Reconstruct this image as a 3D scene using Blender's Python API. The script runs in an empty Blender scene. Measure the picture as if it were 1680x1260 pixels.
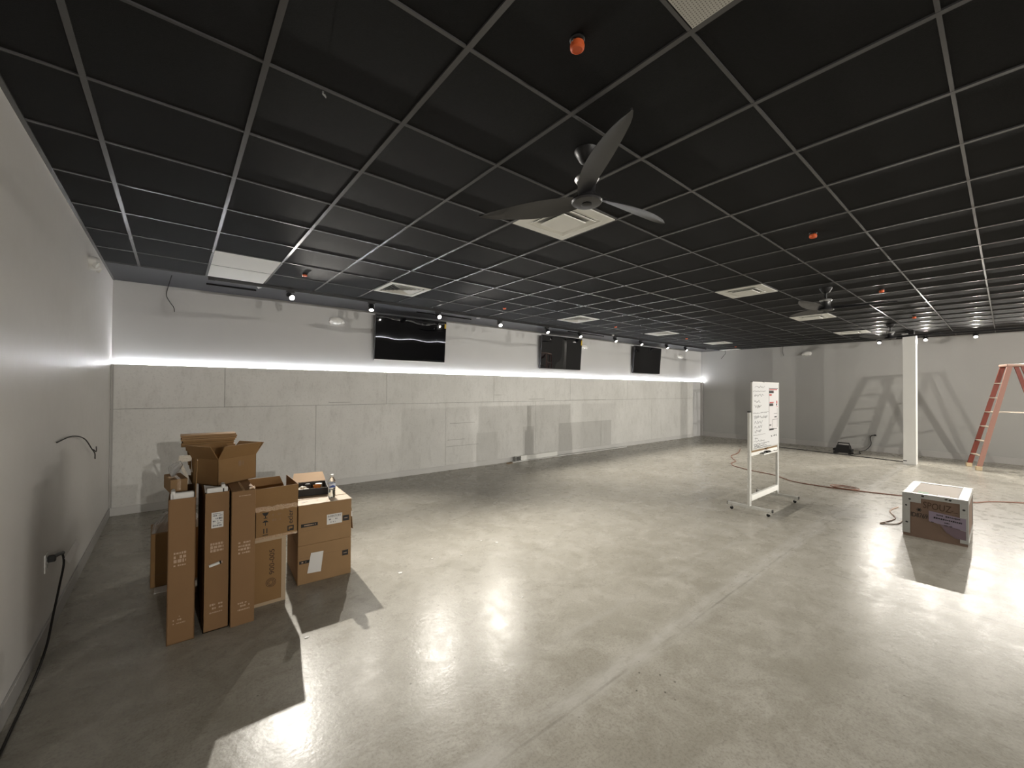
import bpy, bmesh, math, random
from mathutils import Vector, Matrix, Euler
random.seed(7)
SC = bpy.context.scene
COL = SC.collection
R = math.radians
CEIL = 3.007          # ceiling height
XL, XR = -0.63, 14.62  # left wall, end wall
YF = -10.0            # front wall (behind the camera)
AB = -0.0175          # the long wall leans a little against the ceiling grid
YB0 = 7.27
def yback(x): return YB0 + AB * (x - XL)

# ------------------------------------------------------------------ camera
cam = bpy.data.cameras.new('camera')
cam.sensor_width = 36.0
cam.lens = 669.42 / 1680 * 36
cam.clip_start = 0.05
co = bpy.data.objects.new('camera', cam)
COL.objects.link(co)
rr = Vector((0.77107, -0.63672, 0.00632)); uu = Vector((-0.0120, -0.0046, 0.99992)); ff = Vector((0.63664, 0.77108, 0.01119))
m = Matrix((rr, uu, -ff)).transposed().to_4x4()
m.translation = (0, 0, 1.6457)
co.matrix_world = m
SC.camera = co

# ------------------------------------------------------------------ world, exposure
w = bpy.data.worlds.new('world'); SC.world = w
w.use_nodes = True
w.node_tree.nodes['Background'].inputs[0].default_value = (0.02, 0.02, 0.02, 1)
w.node_tree.nodes['Background'].inputs[1].default_value = 1.0
SC.view_settings.view_transform = 'Standard'
SC.view_settings.look = 'None'
SC.view_settings.gamma = 1.0
SC.view_settings.use_curve_mapping = False
SC.view_settings.exposure = 0.45

# lamp powers (all lamps of the room)
P_BACK = 250.0    # spots on the track along the long wall
P_END = 190.0     # spots on the track by the end wall
P_FRONT = 570.0   # spots on the track along the front wall
LED_E = 92.0      # LED strips on the ledges
WARM = (1.0, 0.945, 0.86)
COOL = (0.93, 0.95, 1.0)

# ------------------------------------------------------------------ materials
MATS = {}
def srgb(r, g, b):
    f = lambda c: (c / 255 / 12.92) if c / 255 <= 0.04045 else ((c / 255 + 0.055) / 1.055) ** 2.4
    return (f(r), f(g), f(b), 1)
def mat(name, col, rough=0.6, metal=0.0, spec=0.5, emit=None, estr=0.0, var=0.0, vscale=30.0, bump=0.0, bscale=200.0, trans=0.0, ior=1.45, alpha=1.0):
    if name in MATS: return MATS[name]
    mt = bpy.data.materials.new(name); mt.use_nodes = True
    nt = mt.node_tree; b = nt.nodes['Principled BSDF']
    col = tuple(col) + ((1,) if len(col) == 3 else ())
    b.inputs['Base Color'].default_value = col
    b.inputs['Roughness'].default_value = rough
    b.inputs['Metallic'].default_value = metal
    b.inputs['Specular IOR Level'].default_value = spec
    b.inputs['IOR'].default_value = ior
    b.inputs['Transmission Weight'].default_value = trans
    b.inputs['Alpha'].default_value = alpha
    if emit:
        b.inputs['Emission Color'].default_value = tuple(emit) + ((1,) if len(emit) == 3 else ())
        b.inputs['Emission Strength'].default_value = estr
    if var > 0 or bump > 0:
        tc = nt.nodes.new('ShaderNodeTexCoord')
        if var > 0:
            nz = nt.nodes.new('ShaderNodeTexNoise'); nz.inputs['Scale'].default_value = vscale; nz.inputs['Detail'].default_value = 4
            nt.links.new(tc.outputs['Object'], nz.inputs['Vector'])
            mx = nt.nodes.new('ShaderNodeMix'); mx.data_type = 'RGBA'
            mx.inputs[6].default_value = tuple(c * (1 - var) for c in col[:3]) + (1,)
            mx.inputs[7].default_value = tuple(min(1, c * (1 + var)) for c in col[:3]) + (1,)
            nt.links.new(nz.outputs['Fac'], mx.inputs[0])
            nt.links.new(mx.outputs[2], b.inputs['Base Color'])
        if bump > 0:
            n2 = nt.nodes.new('ShaderNodeTexNoise'); n2.inputs['Scale'].default_value = bscale; n2.inputs['Detail'].default_value = 3
            nt.links.new(tc.outputs['Object'], n2.inputs['Vector'])
            bp = nt.nodes.new('ShaderNodeBump'); bp.inputs['Strength'].default_value = bump; bp.inputs['Distance'].default_value = 0.01
            nt.links.new(n2.outputs['Fac'], bp.inputs['Height'])
            nt.links.new(bp.outputs['Normal'], b.inputs['Normal'])
    MATS[name] = mt
    return mt

class NT:
    """small helper for node graphs"""
    def __init__(s, name):
        s.m = bpy.data.materials.new(name); s.m.use_nodes = True
        s.t = s.m.node_tree; s.b = s.t.nodes['Principled BSDF']
        s.tc = s.t.nodes.new('ShaderNodeTexCoord'); MATS[name] = s.m
    def link(s, a, b): s.t.links.new(a, b)
    def noise(s, scale, detail=4, rough=0.55, vec=None, stretch=None, dist=0.0):
        n = s.t.nodes.new('ShaderNodeTexNoise'); n.inputs['Scale'].default_value = scale; n.inputs['Detail'].default_value = detail
        n.inputs['Roughness'].default_value = rough; n.inputs['Distortion'].default_value = dist
        v = vec or s.tc.outputs['Object']
        if stretch:
            mp = s.t.nodes.new('ShaderNodeMapping'); mp.inputs['Scale'].default_value = stretch; s.link(v, mp.inputs['Vector']); v = mp.outputs['Vector']
        s.link(v, n.inputs['Vector']); return n.outputs['Fac']
    def ramp(s, fac, stops):
        r = s.t.nodes.new('ShaderNodeValToRGB'); e = r.color_ramp.elements
        while len(e) < len(stops): e.new(0.5)
        for el, (p, c) in zip(e, stops): el.position = p; el.color = c if len(c) == 4 else (*c, 1)
        s.link(fac, r.inputs['Fac']); return r.outputs['Color']
    def math(s, op, a, b=None, c=None, clamp=False):
        n = s.t.nodes.new('ShaderNodeMath'); n.operation = op; n.use_clamp = clamp
        for i, v in enumerate((a, b, c)):
            if v is None: continue
            if isinstance(v, (int, float)): n.inputs[i].default_value = v
            else: s.link(v, n.inputs[i])
        return n.outputs[0]
    def mix(s, fac, a, b, mode='MIX'):
        n = s.t.nodes.new('ShaderNodeMix'); n.data_type = 'RGBA'; n.blend_type = mode
        for i, v in ((0, fac), (6, a), (7, b)):
            if isinstance(v, (int, float)): n.inputs[i].default_value = v
            elif isinstance(v, tuple): n.inputs[i].default_value = v if len(v) == 4 else (*v, 1)
            else: s.link(v, n.inputs[i])
        return n.outputs[2]
    def xyz(s):
        n = s.t.nodes.new('ShaderNodeSeparateXYZ'); s.link(s.tc.outputs['Object'], n.inputs[0]); return n.outputs
    def band(s, coord, c, half, soft):
        d = s.math('ABSOLUTE', s.math('SUBTRACT', coord, c))
        return s.math('SUBTRACT', 1.0, s.math('DIVIDE', s.math('SUBTRACT', d, half), soft), clamp=True)
    def bump(s, h, strength, dist=0.01):
        n = s.t.nodes.new('ShaderNodeBump'); n.inputs['Strength'].default_value = strength; n.inputs['Distance'].default_value = dist
        s.link(h, n.inputs['Height']); s.link(n.outputs['Normal'], s.b.inputs['Normal'])

# polished concrete floor (object coordinates are metres in the room)
g = NT('polished_concrete')
n1 = g.noise(0.8, 6, 0.6); n2 = g.noise(3.6, 9, 0.72, dist=0.8); n3 = g.noise(75, 4, 0.65); n4 = g.noise(1.7, 8, 0.72, stretch=(0.4, 1.5, 1), dist=0.5)
base = g.ramp(n1, [(0.28, (0.295, 0.276, 0.230)), (0.72, (0.395, 0.375, 0.325))])
base = g.mix(g.math('MULTIPLY', g.ramp(n2, [(0.44, (0, 0, 0)), (0.66, (1, 1, 1))]), 0.62), base, (0.50, 0.48, 0.43))
base = g.mix(g.math('MULTIPLY', g.ramp(n4, [(0.34, (1, 1, 1)), (0.50, (0, 0, 0))]), 0.22), base, (0.205, 0.19, 0.155))
base = g.mix(g.math('MULTIPLY', g.ramp(g.noise(9, 9, 0.75, dist=1.2), [(0.34, (1, 1, 1)), (0.48, (0, 0, 0))]), 0.22), base, (0.19, 0.175, 0.145))
base = g.mix(g.math('MULTIPLY', g.ramp(n3, [(0.36, (1, 1, 1)), (0.52, (0, 0, 0))]), 0.30), base, (0.13, 0.12, 0.10))
X_, Y_, Z_ = g.xyz()
wob = g.math('MULTIPLY', g.math('SUBTRACT', g.noise(6, 4), 0.5), 0.10)
yw = g.math('ADD', Y_, wob)
xin = g.math('GREATER_THAN', X_, 0.2)
patchn = g.ramp(g.noise(5, 6, 0.7, stretch=(0.5, 2.0, 1)), [(0.35, (0, 0, 0)), (0.6, (1, 1, 1))])
b1 = g.math('MULTIPLY', g.band(yw, 1.46, 0.035, 0.07), patchn)
base = g.mix(g.math('MULTIPLY', b1, 0.75), base, (0.47, 0.455, 0.42))
b1b = g.band(g.math('ADD', Y_, g.math('MULTIPLY', wob, 0.18)), 1.425, 0.004, 0.006)
base = g.mix(g.math('MULTIPLY', g.math('MULTIPLY', b1b, g.ramp(g.noise(2.5, 5, 0.7), [(0.40, (0, 0, 0)), (0.6, (1, 1, 1))])), 0.5), base, (0.15, 0.14, 0.115))
b2 = g.math('MULTIPLY', g.band(g.math('ADD', X_, g.math('MULTIPLY', wob, 0.15)), 4.565, 0.003, 0.006), g.math('LESS_THAN', Y_, 1.0))
base = g.mix(g.math('MULTIPLY', b2, 0.6), base, (0.13, 0.12, 0.10))
b3 = g.math('MULTIPLY', g.band(yw, 1.88, 0.012, 0.03), patchn)
base = g.mix(g.math('MULTIPLY', b3, 0.4), base, (0.43, 0.415, 0.38))
# small dark pits and specks
vor = g.t.nodes.new('ShaderNodeTexVoronoi'); vor.inputs['Scale'].default_value = 14; g.link(g.tc.outputs['Object'], vor.inputs['Vector'])
sp = g.math('MULTIPLY', g.math('LESS_THAN', vor.outputs['Distance'], 0.085), g.ramp(g.noise(1.1, 3), [(0.54, (0, 0, 0)), (0.62, (1, 1, 1))]))
base = g.mix(g.math('MULTIPLY', sp, 0.75), base, (0.06, 0.055, 0.045))
g.link(base, g.b.inputs['Base Color'])
rg = g.ramp(g.noise(7.0, 8, 0.7), [(0.3, (0.22, 0.22, 0.22)), (0.7, (0.36, 0.36, 0.36))])
g.link(rg, g.b.inputs['Roughness'])
g.b.inputs['Specular IOR Level'].default_value = 0.20
g.bump(g.math('ADD', g.noise(35, 5, 0.6), g.math('MULTIPLY', n2, 0.6)), 0.10, 0.01)
FLOOR = g.m

# painted walls
def paint(name, c, rough, mottling=0.05):
    g = NT(name)
    n = g.noise(1.5, 5); n2 = g.noise(12, 5)
    base = g.mix(n, tuple(x * (1 - mottling) for x in c), tuple(min(1, x * (1 + mottling)) for x in c))
    g.link(base, g.b.inputs['Base Color'])
    g.link(g.ramp(n2, [(0.3, (rough - .05,) * 3), (0.7, (rough + .05,) * 3)]), g.b.inputs['Roughness'])
    g.bump(g.noise(180, 3), 0.08, 0.004)
    return g.m
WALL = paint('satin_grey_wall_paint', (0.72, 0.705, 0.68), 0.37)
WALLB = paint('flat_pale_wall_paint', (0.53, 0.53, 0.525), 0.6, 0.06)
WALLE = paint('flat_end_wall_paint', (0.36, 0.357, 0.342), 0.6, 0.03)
COLP = paint('white_column_paint', (0.72, 0.715, 0.69), 0.5, 0.03)

g = NT('cement_board')
n1 = g.noise(1.3, 6, 0.6); n2 = g.noise(9, 6, 0.7, stretch=(1, 1, 0.35)); n3 = g.noise(40, 4, 0.6)
base = g.ramp(n1, [(0.3, (0.63, 0.625, 0.597)), (0.7, (0.73, 0.725, 0.70))])
base = g.mix(g.math('MULTIPLY', g.ramp(n2, [(0.32, (1, 1, 1)), (0.5, (0, 0, 0))]), 0.3), base, (0.43, 0.42, 0.39))
base = g.mix(g.math('MULTIPLY', g.ramp(g.noise(2.2, 7, 0.75, dist=1.0), [(0.60, (0, 0, 0)), (0.72, (1, 1, 1))]), 0.35), base, (0.72, 0.715, 0.69))
X_, Y_, Z_ = g.xyz()
def rect(x0, x1, z0, z1):
    a = g.math('MULTIPLY', g.math('GREATER_THAN', X_, x0), g.math('LESS_THAN', X_, x1))
    b = g.math('MULTIPLY', g.math('GREATER_THAN', Z_, z0), g.math('LESS_THAN', Z_, z1))
    return g.math('MULTIPLY', a, b)
for (x0, x1, z0, z1, k) in ((7.98, 10.05, 0.1, 0.79, 0.42), (6.82, 7.17, 0.1, 0.77, 0.32), (5.55, 6.1, 0.1, 0.70, 0.2)):
    base = g.mix(g.math('MULTIPLY', rect(x0, x1, z0, z1), k), base, (0.36, 0.355, 0.335))
for (x0, x1, z0, z1) in ((4.85, 5.25, 0.60, 0.608), (4.82, 5.6, 0.47, 0.478), (4.9, 5.5, 0.93, 0.938), (7.0, 7.5, 1.395, 1.405), (2.6, 2.95, 1.39, 1.398), (6.0, 6.2, 1.50, 1.507), (5.5, 6.5, 1.352, 1.358), (8.2, 9.8, 1.36, 1.366)):
    base = g.mix(g.math('MULTIPLY', rect(x0, x1, z0, z1), 0.6), base, (0.17, 0.165, 0.15))
base = g.mix(g.math('MULTIPLY', g.ramp(n3, [(0.32, (1, 1, 1)), (0.45, (0, 0, 0))]), 0.14), base, (0.18, 0.17, 0.16))
g.link(base, g.b.inputs['Base Color']); g.b.inputs['Roughness'].default_value = 0.62
g.bump(n3, 0.12, 0.004)
BOARD = g.m

TILE = mat('black_ceiling_tile', (0.0125, 0.0125, 0.0130), 0.85, spec=0.25, var=0.18, vscale=60, bump=0.25, bscale=400)
GRID = mat('charcoal_ceiling_grid', (0.088, 0.088, 0.092), 0.27, spec=0.5)
SOFFIT = mat('matte_black_soffit_paint', (0.022, 0.022, 0.025), 0.5, var=0.1, vscale=3)
WHITE = mat('white_enamel', (0.86, 0.86, 0.82), 0.45)
WPLAS = mat('white_plastic', (0.74, 0.73, 0.70), 0.4)
BASEW = mat('white_baseboard_paint', (0.60, 0.595, 0.575), 0.45, var=0.04, vscale=5)
BASEG = mat('grey_baseboard_paint', (0.40, 0.39, 0.375), 0.5, var=0.04, vscale=5)
BLACK = mat('black_metal', (0.012, 0.012, 0.013), 0.42)
BPLAS = mat('black_plastic', (0.010, 0.010, 0.010), 0.5)
SCREEN = mat('black_glass_screen', (0.004, 0.004, 0.005), 0.012, spec=0.5)
SILVER = mat('brushed_silver', (0.62, 0.62, 0.62), 0.32, metal=1.0)
STEEL = mat('grey_zinc_steel', (0.42, 0.42, 0.41), 0.4, metal=1.0, var=0.1, vscale=40)
LEDM = mat('led_strip_light', (0.9, 0.9, 0.9), 0.5, emit=COOL, estr=LED_E)
LENS = mat('lit_spot_lens', (1, 1, 1), 0.3, emit=WARM, estr=9.0)
CARD = mat('brown_cardboard', (0.265, 0.155, 0.066), 0.72, spec=0.25, var=0.10, vscale=6, bump=0.05, bscale=160)
CARDL = mat('tan_cardboard', (0.32, 0.20, 0.10), 0.72, spec=0.25, var=0.10, vscale=6, bump=0.05, bscale=160)
CARDP = mat('pinkish_brown_cardboard', (0.25, 0.145, 0.070), 0.70, spec=0.25, var=0.06, vscale=5, bump=0.05, bscale=160)
CARDK = mat('black_printed_cardboard', (0.012, 0.010, 0.009), 0.55)
TAPE = mat('pale_paper_tape', (0.44, 0.33, 0.215), 0.5)
CTAPE = mat('glossy_clear_tape', (0.43, 0.29, 0.17), 0.12, spec=0.8, bump=0.6, bscale=60)
PAPER = mat('white_paper', (0.74, 0.73, 0.71), 0.6)
INK = mat('black_ink', (0.012, 0.011, 0.010), 0.6)
BRINK = mat('brown_ink', (0.045, 0.022, 0.010), 0.7)
PRINT = mat('pale_print_on_cardboard', (0.50, 0.355, 0.25), 0.6)
GREYINK = mat('grey_ink', (0.20, 0.20, 0.21), 0.6)
FOAM = mat('white_foam', (0.80, 0.79, 0.76), 0.7, var=0.05, vscale=80, bump=0.3, bscale=220)
FOAM2 = mat('crinkled_pale_foam', (0.74, 0.68, 0.58), 0.65, bump=0.5, bscale=60)
ALU = mat('whiteboard_frame_aluminium', (0.66, 0.66, 0.63), 0.38, metal=0.25)
WBOARD = mat('glossy_white_board', (0.76, 0.77, 0.77), 0.16)
ORANGE = mat('orange_rubber', (0.55, 0.13, 0.055), 0.5)
CORDO = mat('faded_orange_cord', (0.22, 0.105, 0.07), 0.55)
CAPO = mat('orange_plastic_cap', (0.72, 0.13, 0.035), 0.5)
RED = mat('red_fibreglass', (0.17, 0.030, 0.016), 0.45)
RED_LIT = mat('lit_red_fibreglass', (0.33, 0.165, 0.125), 0.5)  # red of the ladder's near rail, paled to carry its lit look
LALU = mat('ladder_aluminium', (0.60, 0.52, 0.42), 0.4, metal=0.6)
YELLOW = mat('yellow_label', (0.65, 0.44, 0.03), 0.5)
PURPLE = mat('lilac_paper', (0.19, 0.155, 0.20), 0.6)
GREEN = mat('pale_green_paper', (0.36, 0.55, 0.35), 0.6)
PINK = mat('pale_pink_paper', (0.75, 0.62, 0.66), 0.6)
REDINK = mat('red_ink', (0.45, 0.05, 0.04), 0.6)
BLUE = mat('blue_label_print', (0.03, 0.07, 0.30), 0.5)
PLY = mat('stained_plywood', (0.135, 0.088, 0.062), 0.6, var=0.18, vscale=5, bump=0.05)
PLYT = mat('tan_plywood', (0.40, 0.30, 0.20), 0.55, var=0.10, vscale=5)
TRIMW = mat('white_taped_edge', (0.31, 0.31, 0.29), 0.35, var=0.10, vscale=25, bump=0.2, bscale=50)
AMBER = mat('amber_glass', (0.60, 0.26, 0.04), 0.08, trans=0.55, spec=0.6)
CLEAR = mat('clear_bottle_plastic', (0.96, 0.98, 0.98), 0.04, trans=1.0, ior=1.25)
FILM = mat('clear_plastic_film', (0.62, 0.62, 0.62), 0.16, spec=0.8, alpha=0.42, bump=0.5, bscale=22)
MESHW = mat('motor_vent_mesh', (0.55, 0.55, 0.55), 0.35, metal=0.7)
FANB = mat('fan_blade_charcoal', (0.028, 0.028, 0.030), 0.32, spec=0.6)
CORD = mat('black_rubber_cord', (0.012, 0.011, 0.010), 0.55)
TAN = mat('tan_eraser_wood', (0.24, 0.15, 0.07), 0.6)

# ------------------------------------------------------------------ mesh helpers
class MB:
    def __init__(s): s.bm = bmesh.new()
    def box(s, lo, hi, M=None, bev=0.0):
        lo, hi = Vector(lo), Vector(hi)
        vs = [s.bm.verts.new((x, y, z)) for x in (lo.x, hi.x) for y in (lo.y, hi.y) for z in (lo.z, hi.z)]
        fs = [(0, 1, 3, 2), (4, 6, 7, 5), (0, 4, 5, 1), (2, 3, 7, 6), (0, 2, 6, 4), (1, 5, 7, 3)]
        F = [s.bm.faces.new([vs[i] for i in f]) for f in fs]
        if bev > 0:
            E = list({e for f in F for e in f.edges})
            r = bmesh.ops.bevel(s.bm, geom=E, offset=bev, segments=2, affect='EDGES', profile=0.5)
            vs = list({v for v in r['verts']} | {v for v in vs if v.is_valid})
        if M is not None: bmesh.ops.transform(s.bm, matrix=M, verts=[v for v in vs if v.is_valid])
        return s
    def prism(s, pts, d, M=None):
        """polygon pts (3D, planar) thickened by vector d"""
        d = Vector(d); a = [s.bm.verts.new(p) for p in pts]; b = [s.bm.verts.new(Vector(p) + d) for p in pts]
        n = len(pts)
        s.bm.faces.new(a); s.bm.faces.new(b[::-1])
        for i in range(n): s.bm.faces.new((a[i], b[i], b[(i + 1) % n], a[(i + 1) % n]))
        if M is not None: bmesh.ops.transform(s.bm, matrix=M, verts=a + b)
        return s
    def lathe(s, prof, c=(0, 0, 0), seg=24, M=None):
        c = Vector(c); rings = []; allv = []
        for (r, z) in prof:
            if r < 1e-6: ring = [s.bm.verts.new(c + Vector((0, 0, z)))]
            else: ring = [s.bm.verts.new(c + Vector((r * math.cos(2 * math.pi * k / seg), r * math.sin(2 * math.pi * k / seg), z))) for k in range(seg)]
            rings.append(ring); allv += ring
        for A, B in zip(rings, rings[1:]):
            for k in range(seg):
                k2 = (k + 1) % seg
                if len(A) == 1 and len(B) == 1: continue
                if len(A) == 1: s.bm.faces.new((A[0], B[k], B[k2]))
                elif len(B) == 1: s.bm.faces.new((A[k], A[k2], B[0]))
                else: s.bm.faces.new((A[k], A[k2], B[k2], B[k]))
        if M is not None: bmesh.ops.transform(s.bm, matrix=M, verts=allv)
        return s
    def tube(s, pts, r, seg=8, smooth=0, caps=True):
        P = [Vector(p) for p in pts]
        if smooth and len(P) > 2:
            Q = []
            for i in range(len(P) - 1):
                p0, p1, p2, p3 = P[max(0, i - 1)], P[i], P[i + 1], P[min(len(P) - 1, i + 2)]
                for k in range(smooth):
                    t = k / smooth
                    Q.append(0.5 * ((2 * p1) + (p2 - p0) * t + (2 * p0 - 5 * p1 + 4 * p2 - p3) * t * t + (3 * p1 - p0 - 3 * p2 + p3) * t ** 3))
            Q.append(P[-1]); P = Q
        rings = []; up = None
        for i, p in enumerate(P):
            t = (P[min(i + 1, len(P) - 1)] - P[max(i - 1, 0)]).normalized()
            if up is None: up = Vector((0, 0, 1)) if abs(t.z) < 0.9 else Vector((1, 0, 0))
            n = (up - t * up.dot(t)).normalized(); up = n; b = t.cross(n)
            rings.append([s.bm.verts.new(p + r * (n * math.cos(2 * math.pi * k / seg) + b * math.sin(2 * math.pi * k / seg))) for k in range(seg)])
        for A, B in zip(rings, rings[1:]):
            for k in range(seg): s.bm.faces.new((A[k], A[(k + 1) % seg], B[(k + 1) % seg], B[k]))
        if caps: s.bm.faces.new(rings[0][::-1]); s.bm.faces.new(rings[-1])
        return s
    def build(s, name, m, parent=None, smooth=False):
        bmesh.ops.recalc_face_normals(s.bm, faces=s.bm.faces[:])
        me = bpy.data.meshes.new(name); s.bm.to_mesh(me); s.bm.free()
        me.materials.append(m)
        if smooth:
            for p in me.polygons: p.use_smooth = True
            try: me.set_sharp_from_angle(angle=R(40))
            except Exception: pass
        o = bpy.data.objects.new(name, me); COL.objects.link(o)
        if parent: o.parent = parent
        return o
def tag(o, label, cat, group=None):
    o['label'] = label; o['category'] = cat
    if group: o['group'] = group
    return o
def thing(name, label, cat, loc=(0, 0, 0), rz=0.0, group=None):
    o = bpy.data.objects.new(name, None); COL.objects.link(o)
    o.empty_display_size = 0.1
    o.location = loc; o.rotation_euler = (0, 0, rz)
    return tag(o, label, cat, group)
def struct(o): o['kind'] = 'structure'; return o
def Box(name, lo, hi, m, parent=None, bev=0.0, M=None): return MB().box(lo, hi, M, bev).build(name, m, parent)
def dup(root, **kw):
    r = root.copy(); COL.objects.link(r)
    for ch in list(root.children):
        c = ch.copy(); COL.objects.link(c); c.parent = r
        for g2 in ch.children:
            d = g2.copy(); COL.objects.link(d); d.parent = c
    for k, v in kw.items(): r[k] = v
    return r
def text(name, s, size, m, parent, M, depth=0.0006, shear=0.0, fit=None):
    """lettering as a mesh; M places the text plane (x right, y up)"""
    cu = bpy.data.curves.new(name, 'FONT'); cu.body = s; cu.size = size; cu.extrude = depth; cu.align_x = 'CENTER'; cu.align_y = 'CENTER'; cu.shear = shear
    cu.resolution_u = 3
    o = bpy.data.objects.new(name, cu); COL.objects.link(o)
    bpy.context.view_layer.update()
    me = bpy.data.meshes.new_from_object(o.evaluated_get(bpy.context.evaluated_depsgraph_get()))
    bpy.data.objects.remove(o); bpy.data.curves.remove(cu)
    me.materials.clear(); me.materials.append(m)
    if fit:
        xs = [v.co.x for v in me.vertices]; ys = [v.co.y for v in me.vertices]
        sx = fit[0] / (max(xs) - min(xs)); sy = fit[1] / (max(ys) - min(ys))
        cx, cy = (max(xs) + min(xs)) / 2, (max(ys) + min(ys)) / 2
        for v in me.vertices: v.co.x = (v.co.x - cx) * sx; v.co.y = (v.co.y - cy) * sy
    me.transform(M)
    t = bpy.data.objects.new(name, me); COL.objects.link(t); t.parent = parent
    return t
FRONT = Matrix.Rotation(R(90), 4, 'X')       # text plane facing -y
def front(x, y, z, rot=0.0): return Matrix.Translation((x, y, z)) @ FRONT @ Matrix.Rotation(rot, 4, 'Z')
def scribble(mb, M, x0, x1, y, h, seed, gap=0.25, t=0.0005, stroke=None):
    """a line of small unreadable print: short bars"""
    rd = random.Random(seed); x = x0
    while x < x1:
        wd = h * rd.uniform(0.35, 0.9)
        if rd.random() > gap:
            hh = h * rd.uniform(0.55, 1.0)
            mb.box((x, y - hh / 2, 0), (min(x + wd, x1), y + hh / 2, t), M)
        x += wd + h * 0.22
def wave(mb, M, x0, x1, y, h, seed, r=0.0022, n=None):
    """a handwritten squiggle"""
    rd = random.Random(seed); n = n or max(4, int((x1 - x0) / 0.016)); pts = []
    for i in range(n + 1):
        pts.append(M @ Vector((x0 + (x1 - x0) * i / n, y + h * rd.uniform(-0.5, 0.5), 0)))
    mb.tube(pts, r, 4)

# ================================================================== THE SETTING
PXB = XR + 0.5
fl = Box('floor', (XL - 0.3, YF - 0.3, -0.12), (XR + 0.3, YB0 + 0.3, 0.0), FLOOR); struct(fl)
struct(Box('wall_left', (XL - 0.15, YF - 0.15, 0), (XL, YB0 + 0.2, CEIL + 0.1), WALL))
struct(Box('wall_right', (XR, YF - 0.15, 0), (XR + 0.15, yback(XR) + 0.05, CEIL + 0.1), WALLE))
struct(Box('wall_front', (XL, YF - 0.15, 0), (XR, YF, CEIL + 0.1), WALLB))
# long wall: a frame of its own, x along the wall from the left corner, -y into the room
WB = Matrix.Translation((XL, YB0, 0)) @ Matrix.Rotation(math.atan(AB), 4, 'Z')
LEN = (XR - XL) / math.cos(math.atan(AB))
def wb(s, off, z): return WB @ Vector((s, -off, z))
o = Box('wall_back', (-0.1, 0, 0), (LEN + 0.1, 0.15, CEIL + 0.1), WALLB); o.matrix_world = WB; struct(o)
# cement board panels, staggered, with open joints
TH, TOP, SEAM = 0.06, 1.918, 1.352
ENDP = 14.56
mb = MB()
us = [0.0] + [1.186 + 2.4 * k for k in range(6)] + [ENDP]
ls = [0.0] + [2.406 + 2.4 * k for k in range(5)] + [ENDP]
gp = 0.0022
for a, b in zip(us, us[1:]): mb.box((a + gp, -TH, SEAM + gp), (b - gp, -TH + 0.02, TOP))
for a, b in zip(ls, ls[1:]): mb.box((a + gp, -TH, 0.002), (b - gp, -TH + 0.02, SEAM - gp))
o = mb.build('trim_1', BOARD); o.matrix_world = WB; struct(o)          # board lining
mb = MB(); mb.box((0, -TH + 0.022, 0.002), (ENDP - 0.005, 0, TOP - 0.004))
o = mb.build('trim_2', mat('dark_joint_backing', (0.10, 0.095, 0.09), 0.8)); o.matrix_world = WB; struct(o)
mb = MB(); mb.box((0.002, -TH - 0.004, TOP), (LEN - 0.02, -0.001, TOP + 0.012))
o = mb.build('trim_3', WHITE); o.matrix_world = WB; struct(o)           # ledge cap
mb = MB(); mb.box((0.002, -TH - 0.014, 0), (ENDP, -TH, 0.105), bev=0.003)
o = mb.build('baseboard_back', BASEW); o.matrix_world = WB; struct(o)
struct(Box('baseboard_left', (XL, YF, 0), (XL + 0.014, YB0 - TH - 0.005, 0.105), BASEG, bev=0.003))
struct(Box('baseboard_right', (XR - 0.014, YF, 0), (XR, yback(XR) - 0.01, 0.15), BASEG, bev=0.003))
struct(Box('baseboard_front', (XL + 0.02, YF, 0), (XR - 0.02, YF + 0.014, 0.105), BASEG, bev=0.003))
# corner trims where the lining meets the side walls
o = Box('trim_4', (LEN - 0.05, -TH - 0.008, 0.0), (LEN - 0.012, -0.002, TOP), BASEG); o.matrix_world = WB; struct(o)
o = Box('trim_5', (0.012, -TH - 0.012, 0.105), (0.03, -TH - 0.001, TOP), BASEG); o.matrix_world = WB; struct(o)

# ceiling: slab of black tiles, charcoal grid, matte black soffit along the long wall
T = 0.6096; GX, GY = -0.3295, 2.5876
YS = GY + 6 * T + 0.03          # edge of the soffit
mb = MB(); mb.box((XL - 0.15, YF - 0.15, CEIL + 0.007), (XR + 0.15, YS, CEIL + 0.12))
ce = struct(mb.build('ceiling', TILE))
mb = MB(); mb.box((XL - 0.15, YS, CEIL), (XR + 0.15, YB0 + 0.2, CEIL + 0.12)); struct(mb.build('trim_6', SOFFIT))
mb = MB()
hw = 0.012
xs = [GX + T * i for i in range(0, 25)]; ys = [GY + T * j for j in range(-20, 7)]
for x in xs:
    mb.box((x - hw, YF, CEIL - 0.001), (x + hw, YS - 0.001, CEIL + 0.007))
for y in ys:
    if y > YF: mb.box((XL, y - hw * .6, CEIL), (XR, y + hw * .6, CEIL + 0.007))
mb.box((XL, YF, CEIL - 0.004), (XL + 0.022, YB0, CEIL + 0.007)); mb.box((XR - 0.022, YF, CEIL - 0.004), (XR, 7.0, CEIL + 0.007))
struct(mb.build('trim_7', GRID))

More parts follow.
